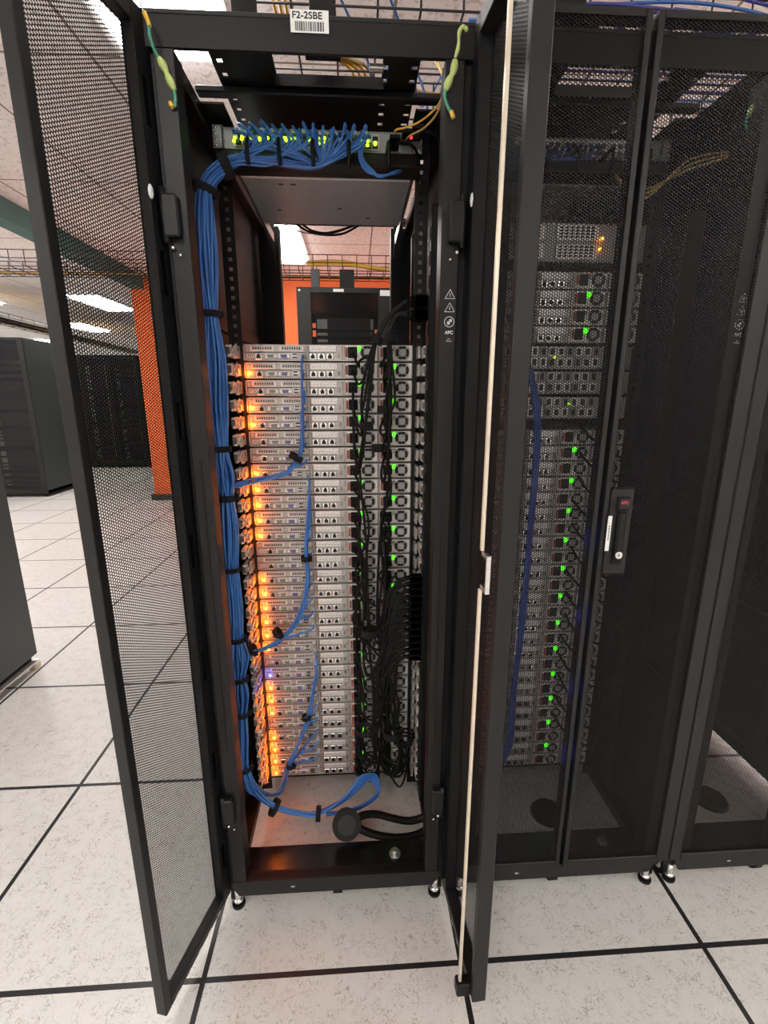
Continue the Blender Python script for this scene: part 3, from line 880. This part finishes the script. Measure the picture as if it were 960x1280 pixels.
# velcro ties
def tie(x, y, Y, w, ang, lab, h=7, grp='black cable ties round the blue cables'):
    c = pix(x, y, Y=Y); s = 1/593*(Y-CAM.y)*1.03
    e = empty('cable_tie', c, 0, lab, 'cable tie', grp); e.rotation_euler = (0, ang, 0)
    m = MB(); n = 20; hw, hh = w*s/2, h*s/2; ry = min(hw*1.02, .024)
    for k in range(n):
        pass
    vs = []; fs = []
    for zz, ex in ((-hh, 0), (-hh*.8, .0012), (hh*.8, .0012), (hh, 0)):
        for k in range(n): vs.append(((hw+ex)*math.cos(2*PI*k/n), (ry+ex)*math.sin(2*PI*k/n), zz))
    for a in range(3):
        for k in range(n): fs.append([a*n+k, a*n+(k+1) % n, (a+1)*n+(k+1) % n, (a+1)*n+k])
    m.add(vs, fs, 'velcro', True); m.box(hw-.004, hw+.006, -.004, .002, -hh, hh, 'velcro', .001)
    m.build('strap', e); return e
for q in ((283, 206, .39, 22, 1.2, 'black cable tie round the blue bundle, at its bend beside the switch', 10), (256, 237, .35, 26, .35, 'black cable tie at the top of the vertical blue bundle', 8),
          (263, 393, .33, 24, 0, 'black cable tie on the blue bundle level with the rack seen behind'), (276, 561, .33, 20, 0, 'black cable tie on the blue bundle above the upper branch'),
          (284, 622, .33, 24, 0, 'black cable tie on the blue bundle just below the upper branch', 8), (290, 711, .33, 22, 0, 'black cable tie halfway down the blue bundle', 6),
          (297, 798, .33, 22, 0, 'black cable tie on the blue bundle above the middle branch'), (300, 848, .33, 20, 0, 'black cable tie on the blue bundle below the middle branch'),
          (303, 891, .33, 20, 0, 'black cable tie on the blue bundle above its lowest stretch'), (305, 959, .33, 22, 0, 'black cable tie where the blue bundle starts to curve inward'),
          (343, 1009, .325, 24, -1.0, 'black cable tie on the curve of blue cables near the floor'), (398, 1017, .325, 20, -1.5, 'black cable tie round the blue cables beside the round black plug'),
          (369, 571, .42, 14, .5, 'black cable tie in front of the seventh server'), (382, 698, .42, 11, 0, 'black cable tie on the middle blue column over the servers'),
          (347, 791, .42, 14, .9, 'black cable tie where the middle blue branch crosses the servers'), (316, 812, .40, 14, 1.1, 'black cable tie at the left end of the middle blue branch'),
          (382, 897, .42, 10, .2, 'black cable tie on the lower blue column over the servers'), (363, 957, .42, 11, .3, 'black cable tie on the lowest blue branch over the bottom servers')):
    tie(*q[:6], *(q[6:] or ()))

# ------------------------------------------------------------------ black power cords
def psu(i, k):
    a = sx(548 if k == 0 else 710)
    return Vector((SXC+a+.021, SY-.004, SZ0+(30-i)*U+.022))
def cord(path, plugs, lab, grp, r=.0034):
    m = MB(); m.tube(path, r, 'rubber', n=6, steps=5)
    o = m.build('power_cord', label=lab, cat='power cord', group=grp)
    for p in plugs:
        m = MB()
        if p[1] == 'y': m.box(p[0].x-.0115, p[0].x+.0115, p[0].y-.026, p[0].y, p[0].z-.010, p[0].z+.010, 'rubber', .003)
        else: m.box(p[0].x-.034, p[0].x, p[0].y-.011, p[0].y+.011, p[0].z-.009, p[0].z+.009, 'rubber', .003); m.cyl((p[0].x-.05, p[0].y, p[0].z), 'x', .004, .018, 'rubber', 10, r2=.008)
        m.build('plug', o)
    return o
R = random.uniform
up = {1: 0, 2: 0, 3: 0, 4: 0, 5: 0, 6: 0}
for k in (0, 1):
    bx = (456, 487)[k]
    for i in range(1, 31):
        s = psu(i, k); st = [s, s+Vector((R(-.002, .002), -.034, -.004))]
        if i <= 6:
            # rise to the upper outlets of the power strip
            yy = 440+22*(i-1)
            dn = R(20, 70) if i > 2 else 12
            P = st+[pix(bx-10+R(-4, 4), yy+12+dn*.5, Y=.415), pix(bx-6+R(-5, 5), yy+dn, Y=.40), pix(bx+R(-6, 4), yy+dn*.4, Y=.385), pix(bx+2+R(-3, 5), 500, Y=.385) if i > 3 else pix(bx+2+R(-2, 2), 462, Y=.385),
                    pix((470, 486)[k]+R(-2, 2), 424, Y=.385), pix((488, 496)[k]+R(-2, 2), 395+R(-2, 2), Y=.385), pix(508, (376, 392)[k]+R(-2, 3), Y=.38), pix(522, (373, 389)[k]+R(-2, 3), Y=.38), pix(531, (374, 391)[k]+(i % 3)*3, Y=.377)]
            e = P[-1]
            cord(P, [(s, 'y'), (Vector((.552, .377, e.z)), 'x')], f'rising black power cord in the {"left" if k == 0 else "right"} supply of the {ordn[i]} server{"" if i == 1 else " from the top"}', 'black power cords rising to the upper outlets')
        else:
            oy = 722+((i*7+k*3) % 13)*8.2                     # outlet height in the photo
            yy = 440+(i-1)*21.7-(i-1)**2*.115
            if i <= 21:
                P = st+[pix(bx-8+R(-8, 8), yy+18, Y=.42), pix(bx-4+R(-9, 9), yy+50, Y=.40)]
                if yy+60 < oy-60: P += [pix(bx-4+R(-10, 8), (yy+50)*.6+oy*.4, Y=.385)]
                if k == 0: P += [pix(460+R(-6, 6), max(oy+20, yy+70), Y=.385), pix(478+R(-6, 6), max(oy+34, yy+60), Y=.38)]
                else: P += [pix(478+R(-6, 6), max(oy+16, yy+40), Y=.385)]
                P += [pix(488+R(-3, 5), oy+16+R(-6, 6), Y=.375), pix(499+R(-3, 3), oy+5+R(-3, 3), Y=.375), pix(512, oy+R(-1, 1), Y=.375)]
            else:
                low = (R(930, 965) if k == 0 else R(940, 972))
                P = st+[pix(bx-5+R(-8, 8), min(yy+25, 950), Y=.42), pix(bx+R(-12, 4), low, Y=.40), pix(bx+10+R(-4, 8), low+12, Y=.39), pix(bx+16+R(-6, 6), low-15, Y=.385),
                        pix(bx+8+R(-8, 8), 920, Y=.38), pix((474, 491)[k]+R(-9, 9), 880, Y=.38), pix((472, 490)[k]+R(-7, 6), 845, Y=.38), pix(488+R(-3, 4), max(oy+22, 800) if oy > 770 else oy+40, Y=.375), pix(500+R(-3, 3), oy+5, Y=.375), pix(512, oy, Y=.375)]
            e = pix(522, oy, Y=.377)
            P.append(Vector((.515, .377, e.z)))
            cord(P, [(s, 'y'), (Vector((.552, .377, e.z)), 'x')], f'black power cord in the {"left" if k == 0 else "right"} supply of the {ordn[i]} server{"" if i == 30 else " from the top"}', 'tangled black power cords')
# velcro on the power cords
for q in ((470, 424, .385, 13, .5, 'black tie round the left rising power cords above the servers', 9), (488, 422, .385, 12, .2, 'black tie round the right rising power cords above the servers', 9),
          (457, 532, .385, 13, 0, 'black tie round power cords in front of the fifth server', 9), (479, 512, .385, 13, 0, 'black tie round the right power cords by the fourth server', 9),
          (472, 560, .385, 14, 0, 'black tie round power cords by the seventh server', 9), (463, 790, .37, 22, 0, 'black tie at the centre of the cord tangle', 10),
          (490, 917, .37, 24, 0, 'black tie round the cords near the bottom servers', 10), (456, 912, .37, 26, 0, 'black tie round the left cords near the bottom servers', 8)):
    tie(*q, grp='black ties round the power cords')
# coil of slack cord
m = MB(); c = pix(505, 918, Y=.38)
P = [c+Vector((.03*math.cos(a)*(1-.02*a), -.002*a, .022*math.sin(a)*(1-.015*a))) for a in [i*.5 for i in range(40)]]
m.tube(P, .0034, 'rubber', n=6, steps=3); m.build('power_cord', label='coiled black power cord tied beside the lowest power supplies', cat='power cord')

# thick cords and the big round plug on the rack floor
t0 = pix(433, 1028, Y=.275)
t = empty('round_power_plug', t0, 0, 'large round black power plug near the floor of the open rack with two thick cords', 'plug'); t.rotation_euler = (-.5, 0, .1)
m = MB(); m.cyl((0, -.018, 0), 'y', .038, .036, 'rubber', 28, r2=.034); m.cyl((0, -.022, 0), 'y', .041, .008, 'rubber', 28); m.cyl((0, -.0235, 0), 'y', .026, .002, 'hole', 24)
m.build('plug_body', t)
for n_, P in (('upper', [(443, 1027, .285), (454, 1019, .30), (472, 1018, .31), (492, 1023, .31), (512, 1026, .31), (530, 1021, .315), (552, 1008, .32)]), ('lower', [(443, 1031, .28), (456, 1039, .275), (476, 1045, .275), (500, 1047, .28), (522, 1043, .29), (536, 1034, .30), (552, 1018, .31)])):
    m = MB(); m.tube([pix(*p[:2], Y=p[2]) for p in P], .0105, 'rubber', n=10, steps=6)
    m.build('power_cord', label=f'thick black power cord running right from the round plug, {n_} one of two', cat='power cord')

# hanging cords under the case
for j, P in enumerate(([(376, 279), (392, 289), (415, 291), (445, 281)], [(366, 277), (390, 291), (425, 293), (452, 280)], [(350, 277), (370, 288), (400, 292), (452, 280)])):
    m = MB(); m.tube([pix(x, y, Y=.86+.02*j) for x, y in P], .0035 if j < 2 else .0018, 'rubber' if j < 2 else 'sw', n=6)
    m.build('hanging_cord', label=['short black cord sagging behind the grey case', 'longer black cord sagging lowest behind the grey case', 'thin grey cord sagging at left behind the grey case'][j], cat='cord')

# ------------------------------------------------------------------ ground wires and fibres
def wire(parts, lab, extra=()):
    t = empty('ground_wire', pix(*parts[0][0][0][:2], Y=parts[0][0][0][2]), 0, lab, 'wire')
    o = t.location
    for P, r, mm, nm in parts:
        m = MB(); m.tube([pix(x, y, Y=Y)-o for x, y, Y in P], r, mm, n=8, steps=5, rad=(lambda u: .75+.5*abs(math.sin(u*PI*2))) if mm == 'lime' else None); m.build(nm, t)
    return t
wire([([(175, 3, .12), (180, 16, .12)], .0014, 'silver', 'wire_end'), ([(180, 15, .12), (184, 24, .12), (187, 33, .12)], .0035, 'yellow', 'connector'), ([(186, 32, .12), (187, 45, .12), (192, 60, .13), (199, 74, .14)], .0028, 'green', 'wire'),
      ([(198, 72, .14), (205, 84, .14), (211, 98, .14), (218, 113, .145)], .0055, 'lime', 'splice'), ([(217, 112, .145), (219, 124, .145), (218, 134, .145)], .0028, 'green', 'wire'), ([(212, 128, .145), (217, 134, .145)], .004, 'yellow', 'connector')],
     'green and yellow ground wire at the top of the left post of the open rack')
gw = wire([([(584, 39, .12), (581, 34, .12), (576, 34, .12)], .003, 'lime', 'connector'), ([(577, 33, .12), (574, 42, .12), (573, 58, .125), (569, 73, .13)], .0028, 'lime', 'wire'),
      ([(569, 74, .13), (567, 88, .135), (562, 100, .14), (557, 113, .145)], .0055, 'lime', 'splice'), ([(557, 112, .145), (556, 122, .145), (561, 136, .145), (565, 142, .145)], .0028, 'green', 'wire'), ([(564, 139, .145), (567, 148, .145)], .004, 'yellow', 'connector')],
     'green and yellow ground wire at the top of the right post of the open rack')
g2 = copy_tree(tree(gw)); g2.location = gw.location+Vector((.598, .045, 0)); g2['label'] = 'green and yellow ground wire behind the closed mesh door near the top right'
for j, P in enumerate(([(544, 76, .36), (553, 95, .33), (553, 118, .31), (545, 135, .32), (525, 152, .35), (505, 160, .37), (494, 164, .39), (489, 186, .445)],
                       [(548, 76, .34), (554, 98, .30), (553, 120, .29), (546, 142, .31), (530, 160, .34), (512, 170, .38), (506, 178, .445)])):
    m = MB(); m.tube([pix(x, y, Y=Y) for x, y, Y in P], .0022, 'fibre' if j else 'yellow', n=6, steps=6)
    m.build('fibre_cable', label=['yellow fibre cable looping into the right end of the switch, left strand', 'amber fibre cable looping into the right end of the switch, right strand'][j], cat='fibre cable')
for j, (x, y) in enumerate(((492, 184), (507, 177), (520, 172))):
    c = pix(x, y, Y=.44); m = MB(); m.box(c.x-.012, c.x+.012, c.y-.05, c.y+.01, c.z-.004, c.z+.004, 'rubber', .001); m.tube([c, c+Vector((.02, -.05, -.01)), c+Vector((.05, -.03, -.02)), c+Vector((.06, .0, -.05))], .0035, 'rubber', n=6)
    o = m.build('uplink_plug', label=f'black uplink plug in the switch end, {["leftmost", "middle", "rightmost with red light"][j]} of three', cat='plug', group='uplink plugs')
    if j == 2: m = MB(); m.ball(tuple(pix(514, 172, Y=.385)), .0035, 'ledr'); m.build('red_light', o)

# ------------------------------------------------------------------ wire basket trays
def tray(name, x0, x1, y0, y1, z, h, mm, lab, px=.1, r=.0028, nl=5, one_side=False):
    t = empty(name, ((x0+x1)/2, (y0+y1)/2, z), 0, lab, 'cable tray'); cx, cy = (x0+x1)/2, (y0+y1)/2
    m = MB(); n = int((x1-x0)/px)
    for i in range(n+1):
        x = x0+i*px-cx
        m.tube([(x, y0-cy, h), (x, y0-cy, 0), (x, y1-cy, 0), (x, y1-cy, h)], r, mm, n=5, smooth=False)
    m.build('cross_wires', t)
    m = MB()
    for j in range(nl): y = y0+(y1-y0)*j/(nl-1)-cy; m.tube([(x0-cx, y, 0), (x1-cx, y, 0)], r, mm, n=5, smooth=False)
    for hz in (h*.5, h):
        for y in (y0-cy, y1-cy): m.tube([(x0-cx, y, hz), (x1-cx, y, hz)], r, mm, n=5, smooth=False)
    m.build('long_wires', t); return t
tray('cable_tray', .14, 3.94, .50, .95, 2.20, .10, 'trayb', 'black wire cable tray hanging right above the open rack', px=.1)
tray('cable_tray', -6, 3.5, 2.75, 3.05, 2.165, .10, 'traym', 'bronze wire cable tray crossing behind the open rack toward the left', px=.1, r=.003)
def cablerun(pts, r, mm, lab, cat, grp=None, name='tray_cable', n=6):
    m = MB(); m.tube(pts, r, mm, n=n, steps=4); return m.build(name, label=lab, cat=cat, group=grp)
for j in range(9):
    y = 2.85+.012*(j % 4); z = 2.175+.006*(j//4); x0 = -.05
    P = [(.05, y+.03, 2.23+.003*j), (.3, y-.02, 2.225+.003*j), (.6, y, 2.20+.004*(j % 3)), (1.0, y, 2.19), (3.4, y+.02, 2.18)]
    cablerun(P, .006, 'yellow' if j < 6 else 'fibre', 'yellow cable lying in the bronze tray above the orange wall', 'network cable', 'yellow cables in the rear tray')
for j in range(2):
    y = 2.98+.03*j
    cablerun([(-6, y, 2.178), (-3, y+.01, 2.175), (0, y-.01, 2.178), (3.4, y, 2.18)], .005, 'rubber' if j % 2 else 'fibre', 'dark cable lying flat in the bronze tray', 'network cable', 'dark cables in the rear tray')
for j in range(4):
    a = j*.014
    P = [(.18+a, .40, 2.34), (.19+a, .5, 2.25), (.22+a, .62+.5*a, 2.212+.003*(j % 2)), (.36+a*1.2, .72, 2.214), (.48+a, .82, 2.216), (1.2, .88-a*.3, 2.212), (3.9, .88-a*.3, 2.215)]
    cablerun(P, .004, 'yellow' if j != 3 else 'fibre', 'yellow cable lying in the black tray above the open rack', 'network cable', 'yellow cables over the open rack')
for j in range(2):
    cablerun([(.3+.12*j, .45, 2.26), (.36+.12*j, .55, 2.235), (.42+.12*j, .7, 2.215), (.47+.13*j, .92, 2.22), (.5+.2*j, 1.02, 2.4)], .0035, 'blue', 'blue cable crossing the black tray above the open rack', 'network cable', 'blue cables over the open rack')
for j in range(26):
    x = .98+j*.036; s = 1 if j % 2 else -1; y0 = .43+.035*(j % 5)
    P = [(x-.25*s, y0, 2.165+.012*(j % 4)), (x-.05*s, y0+R(-.03, .03), 2.16+.012*(j % 3)), (x+.1*s, y0+R(-.04, .04), 2.17+.01*(j % 5)), (x+.3*s, y0+.05, 2.19)]
    cablerun(P, .0032, ('purple', 'blue2', 'purple', 'purple')[j % 4], 'violet blue cable tangled in the tray above the closed racks', 'network cable', 'violet cables over the closed racks')
for j in range(10):
    y = .54+.035*j
    cablerun([(.66, y, 2.21), (1.2, y+R(-.02, .02), 2.212), (2.4, y, 2.21)], .0035, 'purple' if j % 2 else 'blue', 'violet blue cable running along the tray above the closed racks', 'network cable', 'violet cables along the tray')
# tray brackets on the rack roofs
for x, y, lab in ((pix(402, 8, Y=.3).x, .3, 'black bracket on the open rack roof right above the asset label'), (pix(305, 8, Y=.3).x, .3, 'black bracket at the left of the open rack roof'), (.75, .2, 'black wide duct stub on the roof of the closed rack')):
    t = empty('tray_bracket', (x, y, 1.986), 0, lab, 'bracket', 'tray brackets on the roofs'); wv = .035 if x < .7 else .08
    MB().box(-wv, wv, -.012, .012, 0, .004, 'black').build('foot_plate', t)
    m = MB(); m.box(-wv*.7, wv*.7, -.002, .002, .0, .22, 'black', .001); m.build('upright', t)
    m = MB(); [m.ball((wv*.4*s, -.003, .03), .004, 'silver') for s in (-1, 1)]; m.build('bolts', t)

# ------------------------------------------------------------------ rack behind the open rack
def far_rack(X0, Y0, W_, D_, H_, label, rz=0, group=None, perf='perf_far', fill=True, lights=0, side='dark', border=.075, stickers=False, holes=False):
    t = empty('server_cabinet', (X0, Y0, 0), rz, label, 'server cabinet', group)
    m = MB()
    for a in (0, W_-.012): m.box(a, a+.012, .02, D_, .04, H_, side, .003)
    m.build('side_panel', t)
    m = MB(); m.box(.012, W_-.012, .02, D_, H_-.02, H_, 'dark'); m.build('roof_panel', t)
    m = MB(); m.box(.0, W_, .02, D_, .03, .09, 'black', .003); 
    for x in (.06, W_-.06):
        for y in (.06, D_-.06): m.cyl((x, y, 0), 'z', .02, .03, 'blackin', 12)
    m.build('base_frame', t)
    m = MB(); m.plate('y', D_-.02, .004, .012, W_-.012, .06, H_-.02, [(.02, border+.04, 1.83, 1.88), (.02, border+.03, 1.9, 1.94), (W_-border-.04, W_-.02, 1.84, 1.89)] if stickers else [], 'blackin'); m.build('back_panel', t)
    d = MB(); d.box(0, border, 0, .02, .05, H_, 'dark', .003); d.box(W_-border, W_, 0, .02, .05, H_, 'dark', .003)
    d.box(border, W_-border, 0, .02, H_-.035, H_, 'dark', .002); d.box(border, W_-border, 0, .02, .05, .11, 'dark', .002)
    dd = d.build('door', t)
    MB().box(border, W_-border, .008, .01, .11, H_-.035, perf).build('mesh_panel', dd)
    if fill:
        n = 0; z = .14
        while z < H_-.22 and n < 34:
            h = random.choice((.044, .044, .088)); m = MB(); m.box(border+.02, W_-border-.02, .09, D_-.1, z, z+h-.003, 'blackin', .002)
            m.box(W_-border-.05, W_-border-.03, .087, .09, z+.01, z+h-.012, 'sw'); m.box(border+.03, border+.1, .087, .09, z+.012, z+h-.014, 'sw')
            e = m.build('equipment_unit', t); z += h+random.choice((0, 0, .044)); n += 1
            if lights and n % 2:
                l = bpy.data.objects.new('status_light', LED['ledb'] if n == 9 else LEDW); COL.objects.link(l); l.parent = e; l.location = (W_-border-.025, .08, z-.03); l.scale = (4, 3, 3)
    if stickers:
        m = MB(); m.box(.245, .315, -.001, 0, H_-.028, H_-.01, 'white'); m.box(W_-.082, W_-.012, -.001, 0, H_-.05, H_-.015, 'white'); m.build('white_sticker', t)
        m = MB(); m.ball((.02, 0, H_-.02), .008, 'printw', sy=.3); m.build('lock_cap', t)
    return t
_m = MB(); _m.ball((0, 0, 0), .0035, 'ledw', 6, 5); _o = _m.build('x'); LEDW = _o.data; bpy.data.objects.remove(_o)
far_rack(-.006, 2.6, .64, 1.0, 2.03, 'dark grey server cabinet before the orange wall seen through the open rack', stickers=True, border=.095, perf='perf')
for x, y, lab in ((.115, 2.72, 'grey stem bracket holding the bronze tray on the rear cabinet, left'), (.33, 2.72, 'black stem bracket holding the bronze tray on the rear cabinet, right')):
    t = empty('tray_bracket', (x, y, 2.03), 0, lab, 'bracket', 'stems under the bronze tray')
    wv = .03 if x < .2 else .05
    MB().box(-wv, wv, -.015, .015, 0, .135, 'grey' if x < .2 else 'blackin', .003).build('stem', t)
    MB().box(-wv*1.3, wv*1.3, -.03, .03, 0, .006, 'dark').build('foot_plate', t)

# distant cabinets at the left
far_rack(-4.43, 5.66, .67, 1.07, 2.03, 'dark cabinet with grey side and small blue light, beside the left door edge', lights=1, side='grey', group='distant cabinets at left', border=.07)
far_rack(-5.13, 5.66, .69, 1.07, 2.03, 'dark cabinet at the far left edge, left of the one with blue light', lights=1, side='grey', group='distant cabinets at left', border=.07)
for k in range(4):
    far_rack(-5.62+k*.52, 8.35, .515, 1.0, 2.03, f'black cabinet in the distant row behind the left mesh door, {["leftmost", "second from left", "third from left", "rightmost tall one"][k]}', side='black', group='distant row of black cabinets', border=.05, lights=(k == 2))
far_rack(-3.53, 8.3, .36, .8, 1.33, 'low black cabinet at the right end of the distant row, before the orange wall', side='black', group='distant row of black cabinets', border=.04)
# near cabinet at the left edge
t = empty('server_cabinet', (-1.24, .34, 0), 0, 'dark grey cabinet side at the lower left edge, close to the viewer', 'server cabinet')
m = MB(); m.box(-.6, 0, .0, 1.07, .07, 2.0, 'grey', .004); m.build('side_panel', t)
m = MB(); m.box(-.59, -.012, .01, 1.04, .03, .07, 'blackin', .002); m.box(-.004, .02, .0, 1.05, .045, .052, 'silver'); m.build('base_frame', t)
m = MB(); m.box(-.03, .004, 1.03, 1.075, .0, .03, 'rod', .003); m.build('levelling_foot', t)

# long yellow cable ladder in the distance
A = pix(-25, 394, Z=2.32); B = pix(172, 441, Z=2.32); L = (B-A).length; an = math.atan2(B.y-A.y, B.x-A.x)
t = tray('cable_tray', -L/2, L/2, -.17, .17, 2.30, .09, 'trayb', 'distant ladder tray full of yellow cables over the dark cabinets', px=.3, r=.004)
t.location = ((A.x+B.x)/2, (A.y+B.y)/2, 2.295); t.rotation_euler = (0, 0, an)
nrm = Vector((-math.sin(an), math.cos(an), 0))
for j in range(8):
    o_ = nrm*(-.12+.034*j)
    cablerun([A+o_, A+(B-A)*.35+o_*1.05+Vector((0, 0, .01*(j % 2))), A+(B-A)*.7+o_, B+o_], .016, 'yellow' if j % 4 else 'rubber', 'yellow or black cable in the distant ladder tray over the dark cabinets' if False else ('yellow cable in the distant ladder tray' if j % 4 else 'black cable among yellow ones in the distant ladder tray'), 'network cable', 'yellow cables in the distant tray' if j % 4 else 'black cables in the distant tray')

# floor grommets inside the closed racks
for x, y, lab in ((1.555, .42, 'round black floor grommet inside the rack at the right edge'), (.985, .40, 'round black plug lying inside the closed middle rack')):
    m = MB(); m.cyl((0, 0, 0), 'z', .055, .012, 'blackin', 28, r2=.048); m.cyl((0, 0, .012), 'z', .03, .004, 'rubber', 20)
    o = m.build('floor_grommet', label=lab, cat='floor grommet'); o.location = (x, y, 0)

# inner walls for the closed racks: cables seen through their mesh
for j in range(12):
    P = [(.74+.003*(j % 4), .36, 1.52), (.80+.004*(j % 3), .38, 1.42), (.842+.005*(j % 4), .39, 1.25), (.848+.005*(j % 3), .395, .95), (.842+.005*(j % 4), .395, .7), (.835+.005*(j % 3), .395, .45), (.83+.005*(j % 4), .39, .28), (.80, .38, .17+.01*j), (.72, .36, .12+.01*(j % 4))]
    cablerun(P, .003, 'purple' if j % 3 else 'blue2', 'violet blue cable hanging behind the closed mesh door', 'network cable', 'violet cables inside the closed rack')
for j in range(12):
    x = .77+.018*j
    P = [(x, .45, 1.905), (x-.005, .42, 1.90), (x-.02, .40, 1.875), (x-.06, .395, 1.862), (.67, .40, 1.858)]
    cablerun(P, .0028, 'purple' if j % 2 else 'blue2', 'blue cable at the top switch behind the closed mesh door', 'network cable', 'blue cables at the dim switch')
for j in range(14):
    z = 1.25-.07*j
    P = [(.99+.005*(j % 3), .45, z), (1.02, .41, z-.04), (1.08+.01*(j % 3), .39, z-.08), (1.11, .38, z-.03), (1.15, .377, z+.02)]
    cablerun(P, .0035, 'rubber', f'black power cord behind the closed mesh door, {([""]+["topmost"]+ordn[2:14]+["lowest"])[j+1]} down of fourteen', 'power cord', 'power cords inside the closed rack', 'power_cord')
for j in range(3):
    P = [(1.0, .42, 1.84), (1.06, .38, 1.80-.01*j), (1.14, .35, 1.83+.01*j), (1.25, .3, 1.85), (1.32+.02*j, .3, 1.88), (1.30, .35, 1.93)]
    cablerun(P, .0026, 'fibre', 'amber fibre looping behind the closed mesh doors near the top', 'fibre cable', 'amber fibres behind the mesh', 'fibre_cable')
